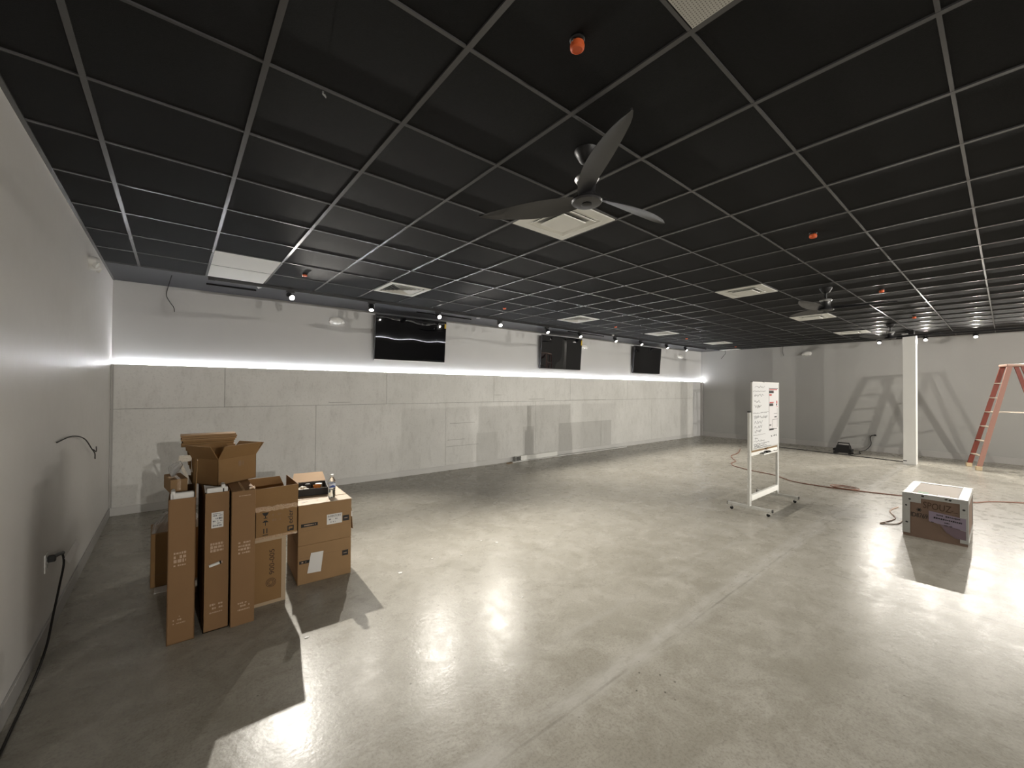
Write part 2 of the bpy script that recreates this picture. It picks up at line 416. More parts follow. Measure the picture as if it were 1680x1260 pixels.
# LED strips on both ledges
def led(name, lo, hi, M, label):
    o = MB().box(lo, hi).box((hi[0], -0.058, lo[2]), (hi[0] + 0.022, -0.008, lo[2] + 0.05)).build(name, LEDM); o.matrix_world = M; return tag(o, label, 'LED strip')  # end block added and enlarged for its glow on the end wall
led('led_strip', (0.03, -0.020, TOP + 0.0125), (LEN - 0.07, -0.008, TOP + 0.0165), WB, 'glowing white LED strip on the ledge of the long wall under the three televisions')
o = Box('trim_8', (XL + 0.01, YF, TOP - 0.15), (XR - 0.01, YF + TH, TOP + 0.012), WHITE); struct(o)
o = Box('led_strip', (XL + 0.1, YF + 0.008, TOP + 0.0125), (XR - 0.1, YF + 0.020, TOP + 0.0165), LEDM); tag(o, 'white LED strip on the front wall ledge, mirrored in the nearest television', 'LED strip')

# column
t = thing('column', 'white square column standing just in front of the grey end wall', 'column', (12.86, 1.386, 0))
Box('shaft', (-0.14, -0.105, 0), (0.14, 0.105, 2.915), COLP, t, bev=0.004)
Box('steel_neck', (-0.09, -0.07, 2.9155), (0.09, 0.07, CEIL - 0.001), BLACK, t)
Box('top_plate', (-0.15, 0.02, 2.93), (-0.0905, 0.12, 2.942), COLP, t)
Box('tape_mark', (-0.1418, 0.045, 0.065), (-0.1402, 0.105, 0.085), BLACK, t)['label'] = 'strip of black tape near the foot'

# ================================================================== CEILING THINGS
def cell(i, j): return GX + T * i + T / 2, GY + T * j + T / 2
def diffuser(i, j, label, grp='square air diffusers in the black ceiling', wid=T):
    x, y = cell(i, j)
    t = thing('air_diffuser', label, 'air vent', (x, y, CEIL), 0, grp)
    h = T / 2 - 0.014
    mb = MB()   # flange ring with a stepped throat
    a, b = h, 0.215
    for q in ((-a, -a, a, -b), (-a, b, a, a), (-a, -b, -b, b), (b, -b, a, b)):
        mb.box((q[0], q[1], -0.006), (q[2], q[3], 0.003))
    mb.build('frame', WHITE, t)
    mb = MB()   # sloping cone ring
    def ring(r0, z0, r1, z1, th=0.004):
        c0 = [(-r0, -r0), (r0, -r0), (r0, r0), (-r0, r0)]; c1 = [(-r1, -r1), (r1, -r1), (r1, r1), (-r1, r1)]
        for k in range(4):
            k2 = (k + 1) % 4
            mb.prism([(*c0[k], z0), (*c0[k2], z0), (*c1[k2], z1), (*c1[k], z1)], (0, 0, th))
    ring(0.215, -0.004, 0.175, 0.002)
    ring(0.185, -0.014, 0.150, -0.002)
    mb.build('louver_ring', WHITE, t)
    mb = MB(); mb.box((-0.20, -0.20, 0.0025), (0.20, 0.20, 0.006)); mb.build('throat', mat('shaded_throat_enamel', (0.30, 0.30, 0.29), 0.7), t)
    mb = MB(); mb.box((-0.128, -0.128, -0.024), (0.128, 0.128, -0.018), bev=0.002); ring(0.128, -0.020, 0.10, -0.002); mb.build('center_plate', WHITE, t)
    return t
diffuser(4, -1, 'large square white air diffuser right beside the nearest ceiling fan')
diffuser(10, -1, 'square white air diffuser between the first and second ceiling fans')
diffuser(15, -1, 'square white air diffuser just behind the second ceiling fan')
diffuser(20, -1, 'square white air diffuser in front of the third, farthest ceiling fan')
def slotted(i, j, label):
    x, y = cell(i, j)
    t = thing('air_diffuser', label, 'air vent', (x, y, CEIL), 0, 'louvred air diffusers along the spotlight track')
    h = T / 2 - 0.014
    mb = MB(); a, b = h, 0.235
    for q in ((-a, -a, a, -b), (-a, b, a, a), (-a, -b, -b, b), (b, -b, a, b)): mb.box((q[0], q[1], -0.006), (q[2], q[3], 0.003))
    mb.build('frame', WHITE, t)
    mb = MB(); mb.box((-0.235, -0.235, 0.002), (0.235, 0.235, 0.006)); mb.build('throat', mat('dark_throat', (0.05, 0.05, 0.05), 0.8), t)
    mb = MB()
    for k in range(5):
        d = 0.21 - k * 0.04
        for (x0, y0, x1, y1, nx, ny) in ((-d, -d, d, -d, 0, 1), (-d, d, d, d, 0, -1), (-d, -d, -d, d, 1, 0), (d, -d, d, d, -1, 0)):
            mb.prism([(x0, y0, -0.012), (x1, y1, -0.012), (x1 - nx * 0 + nx * .02, y1 + ny * .02, 0.0), (x0 + nx * .02, y0 + ny * .02, 0.0)], (0, 0, 0.003))
    mb.build('louver', WHITE, t)
    return t
slotted(4, 4, 'louvred white air diffuser above and in front of the nearest television')
slotted(10, 4, 'louvred white air diffuser near the second, middle television')
slotted(15, 4, 'louvred white air diffuser near the third, farthest television')
slotted(20, 4, 'louvred white air diffuser beyond the last television near the end wall')
def white_panel(i, j, label, name='ceiling_panel', cat='ceiling panel', grp=None, m=WHITE):
    x, y = cell(i, j); h = T / 2 - 0.013
    o = Box(name, (-h, -h, -0.002), (h, h, 0.004), m); o.location = (x, y, CEIL)
    return tag(o, label, cat, grp)
g = NT('perforated_white_panel'); vx = g.t.nodes.new('ShaderNodeTexVoronoi'); vx.inputs['Scale'].default_value = 95; vx.inputs['Randomness'].default_value = 0.0
g.link(g.tc.outputs['Object'], vx.inputs['Vector'])
g.link(g.mix(g.math('LESS_THAN', vx.outputs['Distance'], 0.30), (0.60, 0.59, 0.55), (0.20, 0.19, 0.17)), g.b.inputs['Base Color']); g.b.inputs['Roughness'].default_value = 0.5
PERF = g.m
white_panel(1, 4, 'blank white ceiling panel, the one nearer the camera of the pair by the left wall', grp='blank white panels near the left wall')
white_panel(1, 5, 'blank white ceiling panel touching the black soffit at the end of the spotlight track', grp='blank white panels near the left wall')
white_panel(2, -4, 'perforated white return air panel at the top edge of the photo', 'return_air_grille', 'air vent', m=PERF)
o = Box('ceiling_panel', (14.32, 5.66, CEIL - 0.004), (14.59, 6.23, CEIL + 0.003), WHITE); tag(o, 'narrow white panel in the black ceiling at the far corner by the end wall', 'ceiling panel')

# sprinkler heads with orange caps
def sprinkler(x, y, label, k_=0.66):
    t = thing('sprinkler_head', label, 'sprinkler', (x, y, CEIL), 0, 'orange capped sprinkler heads')
    MB().lathe([(0.0, 0.006), (0.030, 0.006), (0.030, 0.0), (0.024, -0.005), (0.016, -0.006), (0.0, -0.006)], seg=20).build('escutcheon', BLACK, t, True)
    for k in (0, math.pi): MB().tube([(0.018 * math.cos(k), 0.018 * math.sin(k), -0.004), (0.026 * math.cos(k), 0.026 * math.sin(k), -0.016), (0.020 * math.cos(k), 0.020 * math.sin(k), -0.022)], 0.003, 6).build('frame_arm', SILVER, t)
    MB().lathe([(r_, z_ * k_) for r_, z_ in ((0.0, -0.010), (0.019, -0.010), (0.026, -0.018), (0.0285, -0.036), (0.027, -0.052), (0.020, -0.060), (0.019, -0.056), (0.010, -0.054), (0.0, -0.056))], seg=20).build('cap', CAPO, t, True)
    return t
nm = ['nearest', 'second', 'third', 'fourth']
for k in range(4):
    sprinkler(1.195 + 3.055 * k, 1.06, ['large orange capped sprinkler head nearest the camera, beside the first fan', 'orange capped sprinkler head to the right of the louvred diffusers, before the second fan', 'orange capped sprinkler head just right of the second ceiling fan', 'orange capped sprinkler head just right of the third fan near the column'][k])
for k in range(5):
    sprinkler(1.19 + 3.08 * k, 5.385, ['orange capped sprinkler head beside the blank white ceiling panels', 'orange capped sprinkler head in front of the gap between first and second televisions', 'orange capped sprinkler head near the middle television', 'orange capped sprinkler head near the farthest television', 'orange capped sprinkler head nearest the far back corner'][k], 0.40)
# tiny hook hanging from the grid
MB().tube([(0.508, 1.994, CEIL), (0.508, 1.994, CEIL - 0.012), (0.522, 1.994, CEIL - 0.022), (0.515, 1.994, CEIL - 0.012)], 0.004, 6).build('ceiling_hook', SILVER)
tag(bpy.data.objects['ceiling_hook'], 'tiny metal hook clipped to the ceiling grid above the left part of the room', 'hook')

# ceiling fans
def make_fan(label, loc, angs):
    t = thing('ceiling_fan', label, 'ceiling fan', (*loc, CEIL), 0, 'three bladed black ceiling fans')
    MB().lathe([(0.0, -0.002), (0.072, -0.002), (0.070, -0.012), (0.040, -0.062), (0.022, -0.072), (0.0, -0.072)], seg=32).build('canopy', BLACK, t, True)
    MB().lathe([(0.013, -0.06), (0.013, -0.16)], seg=16).build('downrod', BLACK, t, True)
    hub = MB().lathe([(0.0, -0.150), (0.050, -0.150), (0.058, -0.162), (0.052, -0.195), (0.048, -0.235), (0.058, -0.262), (0.082, -0.280), (0.088, -0.292), (0.082, -0.302), (0.060, -0.306), (0.0, -0.307)], seg=36).build('motor_housing', FANB, t, True)
    MB().lathe([(0.050, -0.149), (0.062, -0.152), (0.070, -0.165), (0.058, -0.182), (0.054, -0.182)], seg=36).build('vent_collar', MESHW, t, True)
    MB().lathe([(0.0, -0.3075), (0.028, -0.3075), (0.030, -0.311), (0.024, -0.315), (0.0, -0.316)], seg=24).build('hub_cap', BLACK, t, True)
    for a in angs:
        mb = MB(); bm = mb.bm; N = 16; top = []; bot = []
        for i in range(N + 1):
            u = i / N; r = 0.055 + 0.65 * u
            wid = 0.050 + 0.095 * math.sin(math.pi * min(1, u * 0.95 + 0.08)) ** 0.9
            if u > 0.86: wid *= max(0.10, math.sqrt(max(0, 1 - ((u - 0.86) / 0.145) ** 2)))
            tw = R(26 - 18 * u); sweep = 0.10 * u * u - 0.02; z = -0.272 + 0.018 * u
            T_, B_ = [], []
            for v in (-0.5, -0.25, 0.0, 0.25, 0.5):
                yy = sweep + v * wid * math.cos(tw); zz = z + v * wid * math.sin(tw) + 0.010 * (1 - 4 * v * v)
                th = 0.0045 * (1 - 3.4 * v * v)
                T_.append(bm.verts.new((r, yy, zz + th))); B_.append(bm.verts.new((r, yy, zz - th)))
            top.append(T_); bot.append(B_)
        for i in range(N):
            for k in range(4):
                bm.faces.new((top[i][k], top[i + 1][k], top[i + 1][k + 1], top[i][k + 1]))
                bm.faces.new((bot[i][k], bot[i][k + 1], bot[i + 1][k + 1], bot[i + 1][k]))
            bm.faces.new((top[i][0], bot[i][0], bot[i + 1][0], top[i + 1][0])); bm.faces.new((top[i][4], top[i + 1][4], bot[i + 1][4], bot[i][4]))
        for A, B in ((top[0], bot[0]), (top[N], bot[N])):
            for k in range(4): bm.faces.new((A[k], A[k + 1], B[k + 1], B[k]))
        bo = mb.build('blade', FANB, t, True); bo.rotation_euler = (0, 0, R(a))
    return t
make_fan('black three bladed ceiling fan nearest the camera, beside the large diffuser', (1.80, 1.52), (108, 228, 348))
make_fan('black three bladed ceiling fan with pale collar, second from the camera', (6.65, 1.52), (285, 45, 165))
make_fan('small distant black ceiling fan close to the white column', (11.25, 1.50), (20, 140, 260))

# ================================================================== TRACK LIGHTING
YT = 6.30
def track(name, p0, p1, label):
    d = Vector(p1) - Vector(p0); L = d.length
    t = thing(name, label, 'light track', p0, math.atan2(d.y, d.x))
    Box('rail', (0, -0.018, -0.034), (L, 0.018, -0.0005), BLACK, t)
    Box('end_feed', (-0.07, -0.021, -0.038), (0.0, 0.021, -0.0005), BPLAS, t)
    Box('end_feed', (L, -0.021, -0.038), (L + 0.03, 0.021, -0.0005), BPLAS, t)
    return t
track('light_track', (0.37, YT, CEIL), (13.45, YT, CEIL), 'long black lighting track carrying spotlights along the long wall')
track('light_track', (13.8, 2.35, CEIL), (13.8, -6.0, CEIL), 'black lighting track running across the room by the end wall')
track('light_track', (0.5, -8.9, CEIL), (13.4, -8.9, CEIL), 'black lighting track along the front wall behind the camera')
def spot(loc, aim, power, label, grp, cone=125, blend=0.55):
    t = thing('track_spotlight', label, 'spotlight', loc, 0, grp)
    Box('adapter', (-0.05, -0.016, -0.055), (0.05, 0.016, -0.034), BPLAS, t)
    d = Vector(aim).normalized(); az = math.atan2(d.y, d.x)
    piv = Vector((0, 0, -0.105))
    Mz = Matrix.Rotation(az, 4, 'Z')
    mb = MB(); mb.box((-0.010, -0.010, -0.075), (0.010, 0.010, -0.055)); mb.box((-0.012, -0.040, -0.077), (0.012, 0.040, -0.070), Mz)
    mb.box((-0.012, -0.044, -0.115), (0.012, -0.038, -0.070), Mz); mb.box((-0.012, 0.038, -0.115), (0.012, 0.044, -0.070), Mz)
    mb.build('yoke', BLACK, t)
    q = d.to_track_quat('Z', 'Y').to_matrix().to_4x4()
    M = Matrix.Translation(piv) @ q
    MB().lathe([(0.0, -0.075), (0.028, -0.075), (0.033, -0.065), (0.036, 0.0), (0.038, 0.055), (0.038, 0.062), (0.034, 0.062), (0.033, 0.050), (0.0, 0.050)], seg=24, M=M).build('housing', BLACK, t, True)
    MB().lathe([(0.0, 0.0535), (0.0335, 0.0535), (0.0335, 0.0600), (0.0, 0.0630)], seg=24, M=M).build('lens', LENS, t, True)
    ld = bpy.data.lights.new('spot_beam', 'SPOT'); ld.energy = power; ld.color = WARM; ld.spot_size = R(cone); ld.spot_blend = blend; ld.shadow_soft_size = 0.022
    lo = bpy.data.objects.new('spot_beam', ld); COL.objects.link(lo); lo.parent = t
    lo.matrix_local = Matrix.Translation(piv + d * 0.066) @ (-d).to_track_quat('Z', 'Y').to_matrix().to_4x4()
    return t
G1 = 'black spotlights on the track along the long wall'
L1 = [(1.215, 'flaring black spotlight nearest the left wall, first on the long wall track'),
      (2.345, 'second black spotlight on the long wall track, by the left edge of the nearest television'),
      (3.52, 'flaring third spotlight on the long wall track, over the right side of the nearest television'),
      (4.88, 'fourth spotlight on the long wall track, in the gap between first and second televisions'),
      (6.17, 'fifth spotlight on the long wall track, just left of the middle television'),
      (7.23, 'sixth spotlight on the long wall track, over the middle television'),
      (8.58, 'seventh spotlight on the long wall track, just right of the middle television'),
      (9.72, 'eighth spotlight on the long wall track, left of the farthest television'),
      (11.05, 'ninth spotlight on the long wall track, above the farthest television'),
      (12.15, 'tenth and last spotlight on the long wall track, nearest the far corner')]
AIM1 = [(.20, -1, -.52), (-.15, -.55, -1), (-.02, -1, -.47), (-.34, -1, -.62)] + [(-.12, -.80, -1)] * 6
PW1 = [2.6, 0.75, 2.1, 0.95, 0.62, 0.62, 0.62, 0.62, 0.62, 0.62]
for (x, lb), a, k in zip(L1, AIM1, PW1): spot((x, YT, CEIL), a, P_BACK * k, lb, G1, cone=82 if x < 2 else 74, blend=0.85 if x < 5 else 0.6)
G2 = 'black spotlights on the track by the end wall'
for y, lb in ((2.05, 'bright spotlight just left of the white column, on the end wall track'), (1.22, 'bright spotlight just right of the white column, on the end wall track'), (0.43, 'bright spotlight above the left side of the ladder, second right of the column'), (-0.30, 'bright spotlight at the right edge of the photo, above the ladder top')):
    spot((13.8, y, CEIL), (-1, -.1, -.85), P_END, lb, G2, cone=110)
for y, lb in ((-2.2, 'unseen spotlight added on the end wall track outside the right edge, nearer the column'), (-4.6, 'unseen spotlight added on the end wall track outside the right edge, farther from the column')):
    spot((13.8, y, CEIL), (-1, 0.0, -.8), P_END, lb, G2)  # unseen heads, added as light sources for the right of the floor
G3 = 'black spotlights on the front wall track'
for i, x in enumerate((0.95, 5.2, 8.2, 12.0)):
    spot((x, -8.9, CEIL), ((.12, 1, -.16), (.30, 1, -.16), (.38, 1, -.16), (.10, 1, -.16))[i], P_FRONT * (1.55, 2.3, 2.8, 2.0)[i], ['first', 'second', 'third', 'fourth'][i] + ' spotlight from the left wall on the front wall track, behind the camera', G3, cone=100 if i == 0 else 84)
# dark bars and white end pieces between the track and the long wall
for (x0, x1, y, lb) in ((0.30, 0.86, 6.69, 'thin black bar on the ceiling beside the blank white panels'), (3.30, 4.46, 6.68, 'thin black bar on the ceiling above the right end of the nearest television'), (7.1, 8.44, 6.55, 'thin black bar on the ceiling above the right end of the middle television')):
    t = thing('ceiling_bar', lb, 'rail', (x0, y, CEIL), 0, 'thin black bars between track and wall')
    Box('bar', (0, -0.014, -0.022), (x1 - x0, 0.014, -0.0005), BLACK, t)
    MB().prism([(x1 - x0 - 0.03, -0.30, -0.02), (x1 - x0 + 0.03, -0.30, -0.02), (x1 - x0, -0.19, -0.02)], (0, 0, 0.0195)).build('end_piece', WPLAS, t)['label'] = 'white triangular end piece'

# ================================================================== ON THE LONG WALL
def tv(s0, label, zc):
    """65 inch screen, leaning a little into the room"""
    c = wb(s0, 0.0, 0)
    t = thing('television', label, 'television', (c.x, c.y, zc), math.atan(AB), 'black wall mounted televisions')
    W2, H2 = 0.705, 0.405
    tl = Matrix.Translation((0, -0.115, 0)) @ Matrix.Rotation(R(4.6), 4, 'X')
    MB().box((-W2, -0.012, -H2), (W2, 0.022, H2), tl, 0.004).build('casing', mat('dark_tv_casing', (0.045, 0.045, 0.05), 0.4), t)
    MB().box((-W2, -0.0165, -H2 - 0.001), (W2, -0.0122, -H2 + 0.009), tl).build('bottom_bezel', SILVER, t)['label'] = 'silver bottom edge'
    # gently warped glass, as the mirrored strip shows
    mb = MB(); bm = mb.bm; NX, NZ = 40, 12; g_ = []
    for i in range(NX + 1):
        row = []
        for k in range(NZ + 1):
            x = -W2 + 0.007 + (2 * W2 - 0.014) * i / NX; z = -H2 + 0.012 + (2 * H2 - 0.019) * k / NZ
            yy = -0.0150 - 0.0011 * math.sin(x * 5.2 + 0.6) * math.cos(z * 3.0) - 0.0006 * math.sin(x * 11 + 2 * z)
            row.append(bm.verts.new((x, yy, z)))
        g_.append(row)
    for i in range(NX):
        for k in range(NZ): bm.faces.new((g_[i][k], g_[i + 1][k], g_[i + 1][k + 1], g_[i][k + 1]))
    bd = [g_[i][0] for i in range(NX + 1)] + [g_[NX][k] for k in range(1, NZ + 1)] + [g_[i][NZ] for i in range(NX - 1, -1, -1)] + [g_[0][k] for k in range(NZ - 1, 0, -1)]
    bk = [bm.verts.new((v.co.x, -0.011, v.co.z)) for v in bd]
    for i in range(len(bd)): j = (i + 1) % len(bd); bm.faces.new((bd[i], bd[j], bk[j], bk[i]))
    bmesh.ops.transform(bm, matrix=tl, verts=bm.verts[:])
    mb.build('screen', SCREEN, t, True)
    MB().box((-0.45, 0.022, -0.30), (0.45, 0.045, 0.25), tl, 0.006).build('rear_housing', BPLAS, t)
    mb = MB(); mb.box((-0.22, -0.062, -0.18), (0.22, -0.001, -0.12)); mb.box((-0.22, -0.055, 0.14), (0.22, -0.001, 0.20)); mb.build('wall_bracket', BLACK, t)
    return t, tl
t, tl = tv(4.045, 'black wall mounted television nearest the camera, mirroring a white line of light', 2.548)
MB().box((W2 - 0.03 if False else 0.665, -0.0190, 0.27), (0.697, -0.0172, 0.36), tl).build('sticker', YELLOW, t)['label'] = 'yellow sticker'
t, tl = tv(8.02, 'black wall mounted television, the middle one of three', 2.53)
MB().box((0.665, -0.0190, 0.24), (0.697, -0.0172, 0.37), tl).build('sticker', YELLOW, t)['label'] = 'yellow sticker'
tv(11.71, 'black wall mounted television farthest from the camera, near the end wall', 2.53)

def emergency(loc, rz, label):
    """oval emergency light: body, two small lamp heads; faces -y before rotation"""
    t = thing('emergency_light', label, 'emergency light', loc, rz, 'white oval emergency lights high on the walls')
    mb = MB(); mb.lathe([(0.0, 0.0), (0.118, 0.0), (0.120, 0.012), (0.108, 0.040), (0.080, 0.052), (0.0, 0.055)], seg=32, M=FRONT @ Matrix.Diagonal((1, 0.52, 1.3, 1)))
    mb.build('body', WPLAS, t, True)
    for sx in (-1, 1):
        Mh = Matrix.Translation((0.088 * sx, -0.045, -0.030)) @ Euler((R(115), 0, R(18 * sx))).to_matrix().to_4x4()
        hd = MB().lathe([(0.0, -0.012), (0.022, -0.010), (0.030, 0.010), (0.031, 0.022), (0.027, 0.022), (0.024, 0.014), (0.0, 0.013)], seg=20, M=Mh).build('lamp_head', WPLAS, t, True)
        MB().lathe([(0.0, 0.0145), (0.022, 0.0155), (0.0, 0.019)], seg=20, M=Mh).build('lamp_lens', mat('clear_lamp_lens', (0.85, 0.85, 0.83), 0.15), hd, True)
    return t
ab = math.atan(AB)
for s_, z_, lb in ((2.72, 2.775, 'white oval emergency light left of the nearest television'), (8.93, 2.765, 'white oval emergency light peeking out right of the middle television'), (13.78, 2.76, 'white oval emergency light right of the farthest television')):
    emergency(wb(s_, 0.0, z_), ab, lb)
emergency((XL, 5.47, 2.80), R(90), 'white emergency light near the ceiling on the left wall')
emergency((XR, 3.80, 2.755), R(-90), 'white oval emergency light high on the end wall')

# loose trim board and metal box on the floor along the long wall
t = thing('trim_board', 'long white trim board lying on the floor against the long wall', 'board', (5.79, 7.0, 0), R(-1.35))
MB().box((0, -0.03, 0), (4.15, 0.05, 0.022), bev=0.002).build('board', BASEW, t)
o = MB().box((0, -0.012, 0), (1.15, 0.012, 0.10), bev=0.002).build('trim_board', WHITE); o.location = (6.06, 7.012, 0.0225); o.rotation_euler = (0, 0, R(-1.3))
tag(o, 'short white board standing on edge on the long trim board at the wall foot', 'board')
t = thing('junction_box', 'small grey metal junction box on the trim board by the long wall', 'electrical box', (5.92, 6.985, 0.0225), R(-2))
mb = MB(); mb.box((-0.05, -0.025, 0), (0.05, 0.03, 0.004)); mb.box((-0.05, -0.025, 0.096), (0.05, 0.03, 0.10)); mb.box((-0.05, 0.026, 0), (0.05, 0.03, 0.10)); mb.box((0.046, -0.025, 0), (0.05, 0.03, 0.10)); mb.box((-0.05, -0.025, 0), (-0.046, 0.03, 0.10)); mb.build('shell', STEEL, t)
MB().lathe([(0.0, 0), (0.011, 0), (0.011, 0.006), (0.0, 0.006)], (0, 0, 0), 12, Matrix.Translation((0.0, 0.0255, 0.05)) @ FRONT).build('knockout', BLACK, t)
o = MB().prism([(0, 0, 0), (0.14, -0.02, 0), (0.15, 0.03, 0), (0.02, 0.05, 0)], (0, 0, 0.012)).build('wood_offcut', TAN); o.location = (5.62, 6.96, 0); tag(o, 'small dark offcut at the left end of the white trim board', 'offcut')

# hanging wires
MB().tube([(-0.046, 6.42, 2.99), (-0.075, 6.41, 2.86), (-0.093, 6.40, 2.74), (-0.060, 6.40, 2.66), (-0.024, 6.40, 2.60), (-0.018, 6.40, 2.545)], 0.004, 6, 6).build('hanging_wire', CORD)
tag(bpy.data.objects['hanging_wire'], 'thin dark wire hanging from the black soffit near the left corner', 'wire')
o = MB().tube([(14.56, 6.15, CEIL), (14.55, 6.13, 2.90), (14.54, 6.20, 2.80), (14.55, 6.27, 2.72)], 0.006, 6, 6).build('hanging_wire', CORD); tag(o, 'short wire hanging at the top of the end wall near the far corner', 'wire')
o = MB().tube([(14.58, 4.42, CEIL), (14.59, 4.43, 2.85), (14.59, 4.40, 2.72)], 0.006, 6, 6).build('hanging_wire', CORD); tag(o, 'thin wire hanging beside the emergency light on the end wall', 'wire')
o = MB().tube([(-0.625, 4.18, 1.253), (-0.60, 4.55, 1.26), (-0.595, 5.05, 1.19), (-0.595, 5.45, 1.06), (-0.60, 5.70, 0.985), (-0.60, 5.72, 0.94), (-0.605, 5.78, 0.92)], 0.0045, 6, 6).build('wall_wire', CORD); tag(o, 'thin dark wire sticking out of the left wall above the outlet', 'wire')
o = MB().tube([(-0.60, 5.62, 1.03), (-0.59, 5.70, 1.00), (-0.60, 5.79, 1.04)], 0.004, 6, 4).build('wall_wire', CORD); tag(o, 'short wire end crossing the long wire on the left wall', 'wire')

# outlet, tag and black cable on the left wall
t = thing('wall_outlet', 'white electrical outlet low on the left wall with a cable plugged in', 'outlet', (XL, 3.94, 0.505))
Box('cover_plate', (0.0005, -0.037, -0.058), (0.007, 0.037, 0.058), WPLAS, t, bev=0.002)
for z in (-0.022, 0.022): Box('socket', (0.007, -0.016, z - 0.013), (0.009, 0.016, z + 0.013), mat('socket_grey', (0.45, 0.45, 0.43), 0.5), t)
t = thing('power_cable', 'black power cable dropping from the outlet and running along the left wall', 'cable', (0, 0, 0))
mb = MB(); mb.box((-0.6205, 3.930, 0.505), (-0.585, 3.965, 0.545), bev=0.004); mb.tube([(-0.60, 3.955, 0.525), (-0.59, 4.03, 0.52), (-0.585, 4.16, 0.49)], 0.012, 8, 4); mb.build('plug', BPLAS, t)
MB().tube([(-0.585, 4.15, 0.49), (-0.585, 4.20, 0.40), (-0.587, 4.08, 0.29), (-0.588, 3.92, 0.17), (-0.585, 3.72, 0.055), (-0.585, 3.42, 0.008), (-0.58, 2.85, 0.008), (-0.57, 2.3, 0.008), (-0.56, 1.8, 0.008)], 0.0062, 8, 8).build('cord', CORD, t, True)
o = MB().prism([(-0.572, 4.12, 0.46), (-0.555, 4.42, 0.50), (-0.545, 4.50, 0.44), (-0.56, 4.22, 0.39)], (0.0015, 0, 0.001)).build('tag', mat('crumpled_white_tag', (0.88, 0.87, 0.86), 0.4, bump=0.5, bscale=40), t); o['label'] = 'crumpled white tag'

# ================================================================== THE PILE OF BOXES
def open_box(name, lo, hi, m, th=0.005, parent=None):
    (x0, y0, z0), (x1, y1, z1) = lo, hi
    mb = MB()
    mb.box((x0, y0, z0), (x1, y1, z0 + th)); mb.box((x0, y0, z0), (x1, y0 + th, z1)); mb.box((x0, y1 - th, z0), (x1, y1, z1))
    mb.box((x0, y0, z0), (x0 + th, y1, z1)); mb.box((x1 - th, y0, z0), (x1, y1, z1))
    return mb.build(name, m, parent)
def printing(name, m, parent, y, x0, x1, rows, tilt=0.0, seed=0):
    """rows of pale unreadable print on a face towards -y: (z, height, gap)"""
    mb = MB(); cx = (x0 + x1) / 2
    for i, (z, h, gp_) in enumerate(rows):
        scribble(mb, front(cx, y, z), x0 - cx, x1 - cx, 0, h, seed + i, gp_)
    return mb.build(name, m, parent)
TD = 0.86
# tall narrow cartons
t = thing('tall_carton', 'tall narrow cardboard carton at the left of the row, open top with white foam', 'box', (-0.025, 3.39, 0), R(-1), 'tall narrow cardboard cartons')
open_box('body', (0, 0, 0), (0.141, TD, 0.922), CARDP, parent=t)
mb = MB(); mb.prism([(0.136, 0.0, 0.922), (0.136, 0.30, 0.922), (0.146, 0.30, 1.14), (0.144, 0.06, 1.15), (0.139, 0.03, 1.02)], (0.004, 0, 0)); mb.build('flap', CARD, t)
fo = MB().box((0.010, 0.012, 0.885), (0.131, 0.05, 0.958), bev=0.008).box((0.012, 0.012, 0.90), (0.034, 0.10, 0.972), bev=0.008).build('foam_insert', FOAM, t); fo['label'] = 'white foam end piece'
printing('printing', PRINT, t, -0.0004, 0.031, 0.093, [(0.575, 0.018, .12), (0.550, 0.022, .1), (0.525, 0.022, .1), (0.497, 0.012, .05), (0.170, 0.012, .5), (0.150, 0.014, .4), (0.128, 0.010, .05)], seed=3)
t = thing('tall_carton', 'tall narrow cardboard carton with white shipping label, middle of the row, foam on top', 'box', (0.160, 3.413, 0), 0, 'tall narrow cardboard cartons')
open_box('body', (0, 0, 0), (0.143, TD, 0.928), CARDP, parent=t)
MB().box((0.012, 0.015, 0.895), (0.131, 0.055, 0.958), bev=0.008).box((0.094, 0.015, 0.90), (0.117, 0.10, 0.975), bev=0.008).build('foam_insert', FOAM, t)['label'] = 'white foam end piece'
MB().prism([(0.004, 0.02, 0.93), (0.09, 0.10, 0.942), (0.07, 0.16, 0.935), (0.0, 0.10, 0.965)], (0, 0, 0.003)).build('foam_sheet', mat('thin_foam_sheet', (0.62, 0.60, 0.57), 0.5), t)
lbp = Box('shipping_label', (0.040, -0.0012, 0.690), (0.106, -0.0002, 0.795), PAPER, t, M=None); lbp['label'] = 'white shipping label'
mb = MB()
for i, (z, h) in enumerate(((0.785, .006), (0.772, .010), (0.752, .014), (0.735, .010), (0.720, .006), (0.705, .012))): scribble(mb, front(0.073, -0.0013, z), -0.026, 0.026, 0, h, 20 + i, .2)
mb.build('label_print', GREYINK, lbp)
printing('printing', PRINT, t, -0.0004, 0.036, 0.108, [(0.582, 0.016, .1), (0.560, 0.022, .1), (0.537, 0.018, .1), (0.175, 0.014, .45), (0.150, 0.014, .4), (0.122, 0.010, .05)], seed=33)
mb = MB(); mb.tube([(0.030, -0.006, 0.440), (0.088, -0.006, 0.452)], 0.0095, 10)
hl = mb.build('carry_handle', FOAM, t, True); hl['label'] = 'white plastic handle insert'
MB().tube([(0.0875, -0.006, 0.4519), (0.0965, -0.006, 0.4537)], 0.0105, 10).build('handle_band', INK, hl)
MB().tube([(0.0965, -0.006, 0.4537), (0.103, -0.006, 0.455)], 0.008, 10).build('handle_tip', mat('pale_tip', (0.6, 0.45, 0.36), 0.5), hl)
t = thing('tall_carton', 'tall narrow closed cardboard carton, rightmost of the three tall ones', 'box', (0.309, 3.377, 0), 0, 'tall narrow cardboard cartons')
MB().box((0, 0, 0), (0.139, TD, 0.925), bev=0.003).build('body', CARDP, t)
MB().box((0.062, -0.001, 0.9252), (0.077, TD, 0.9262)).build('tape', CTAPE, t)
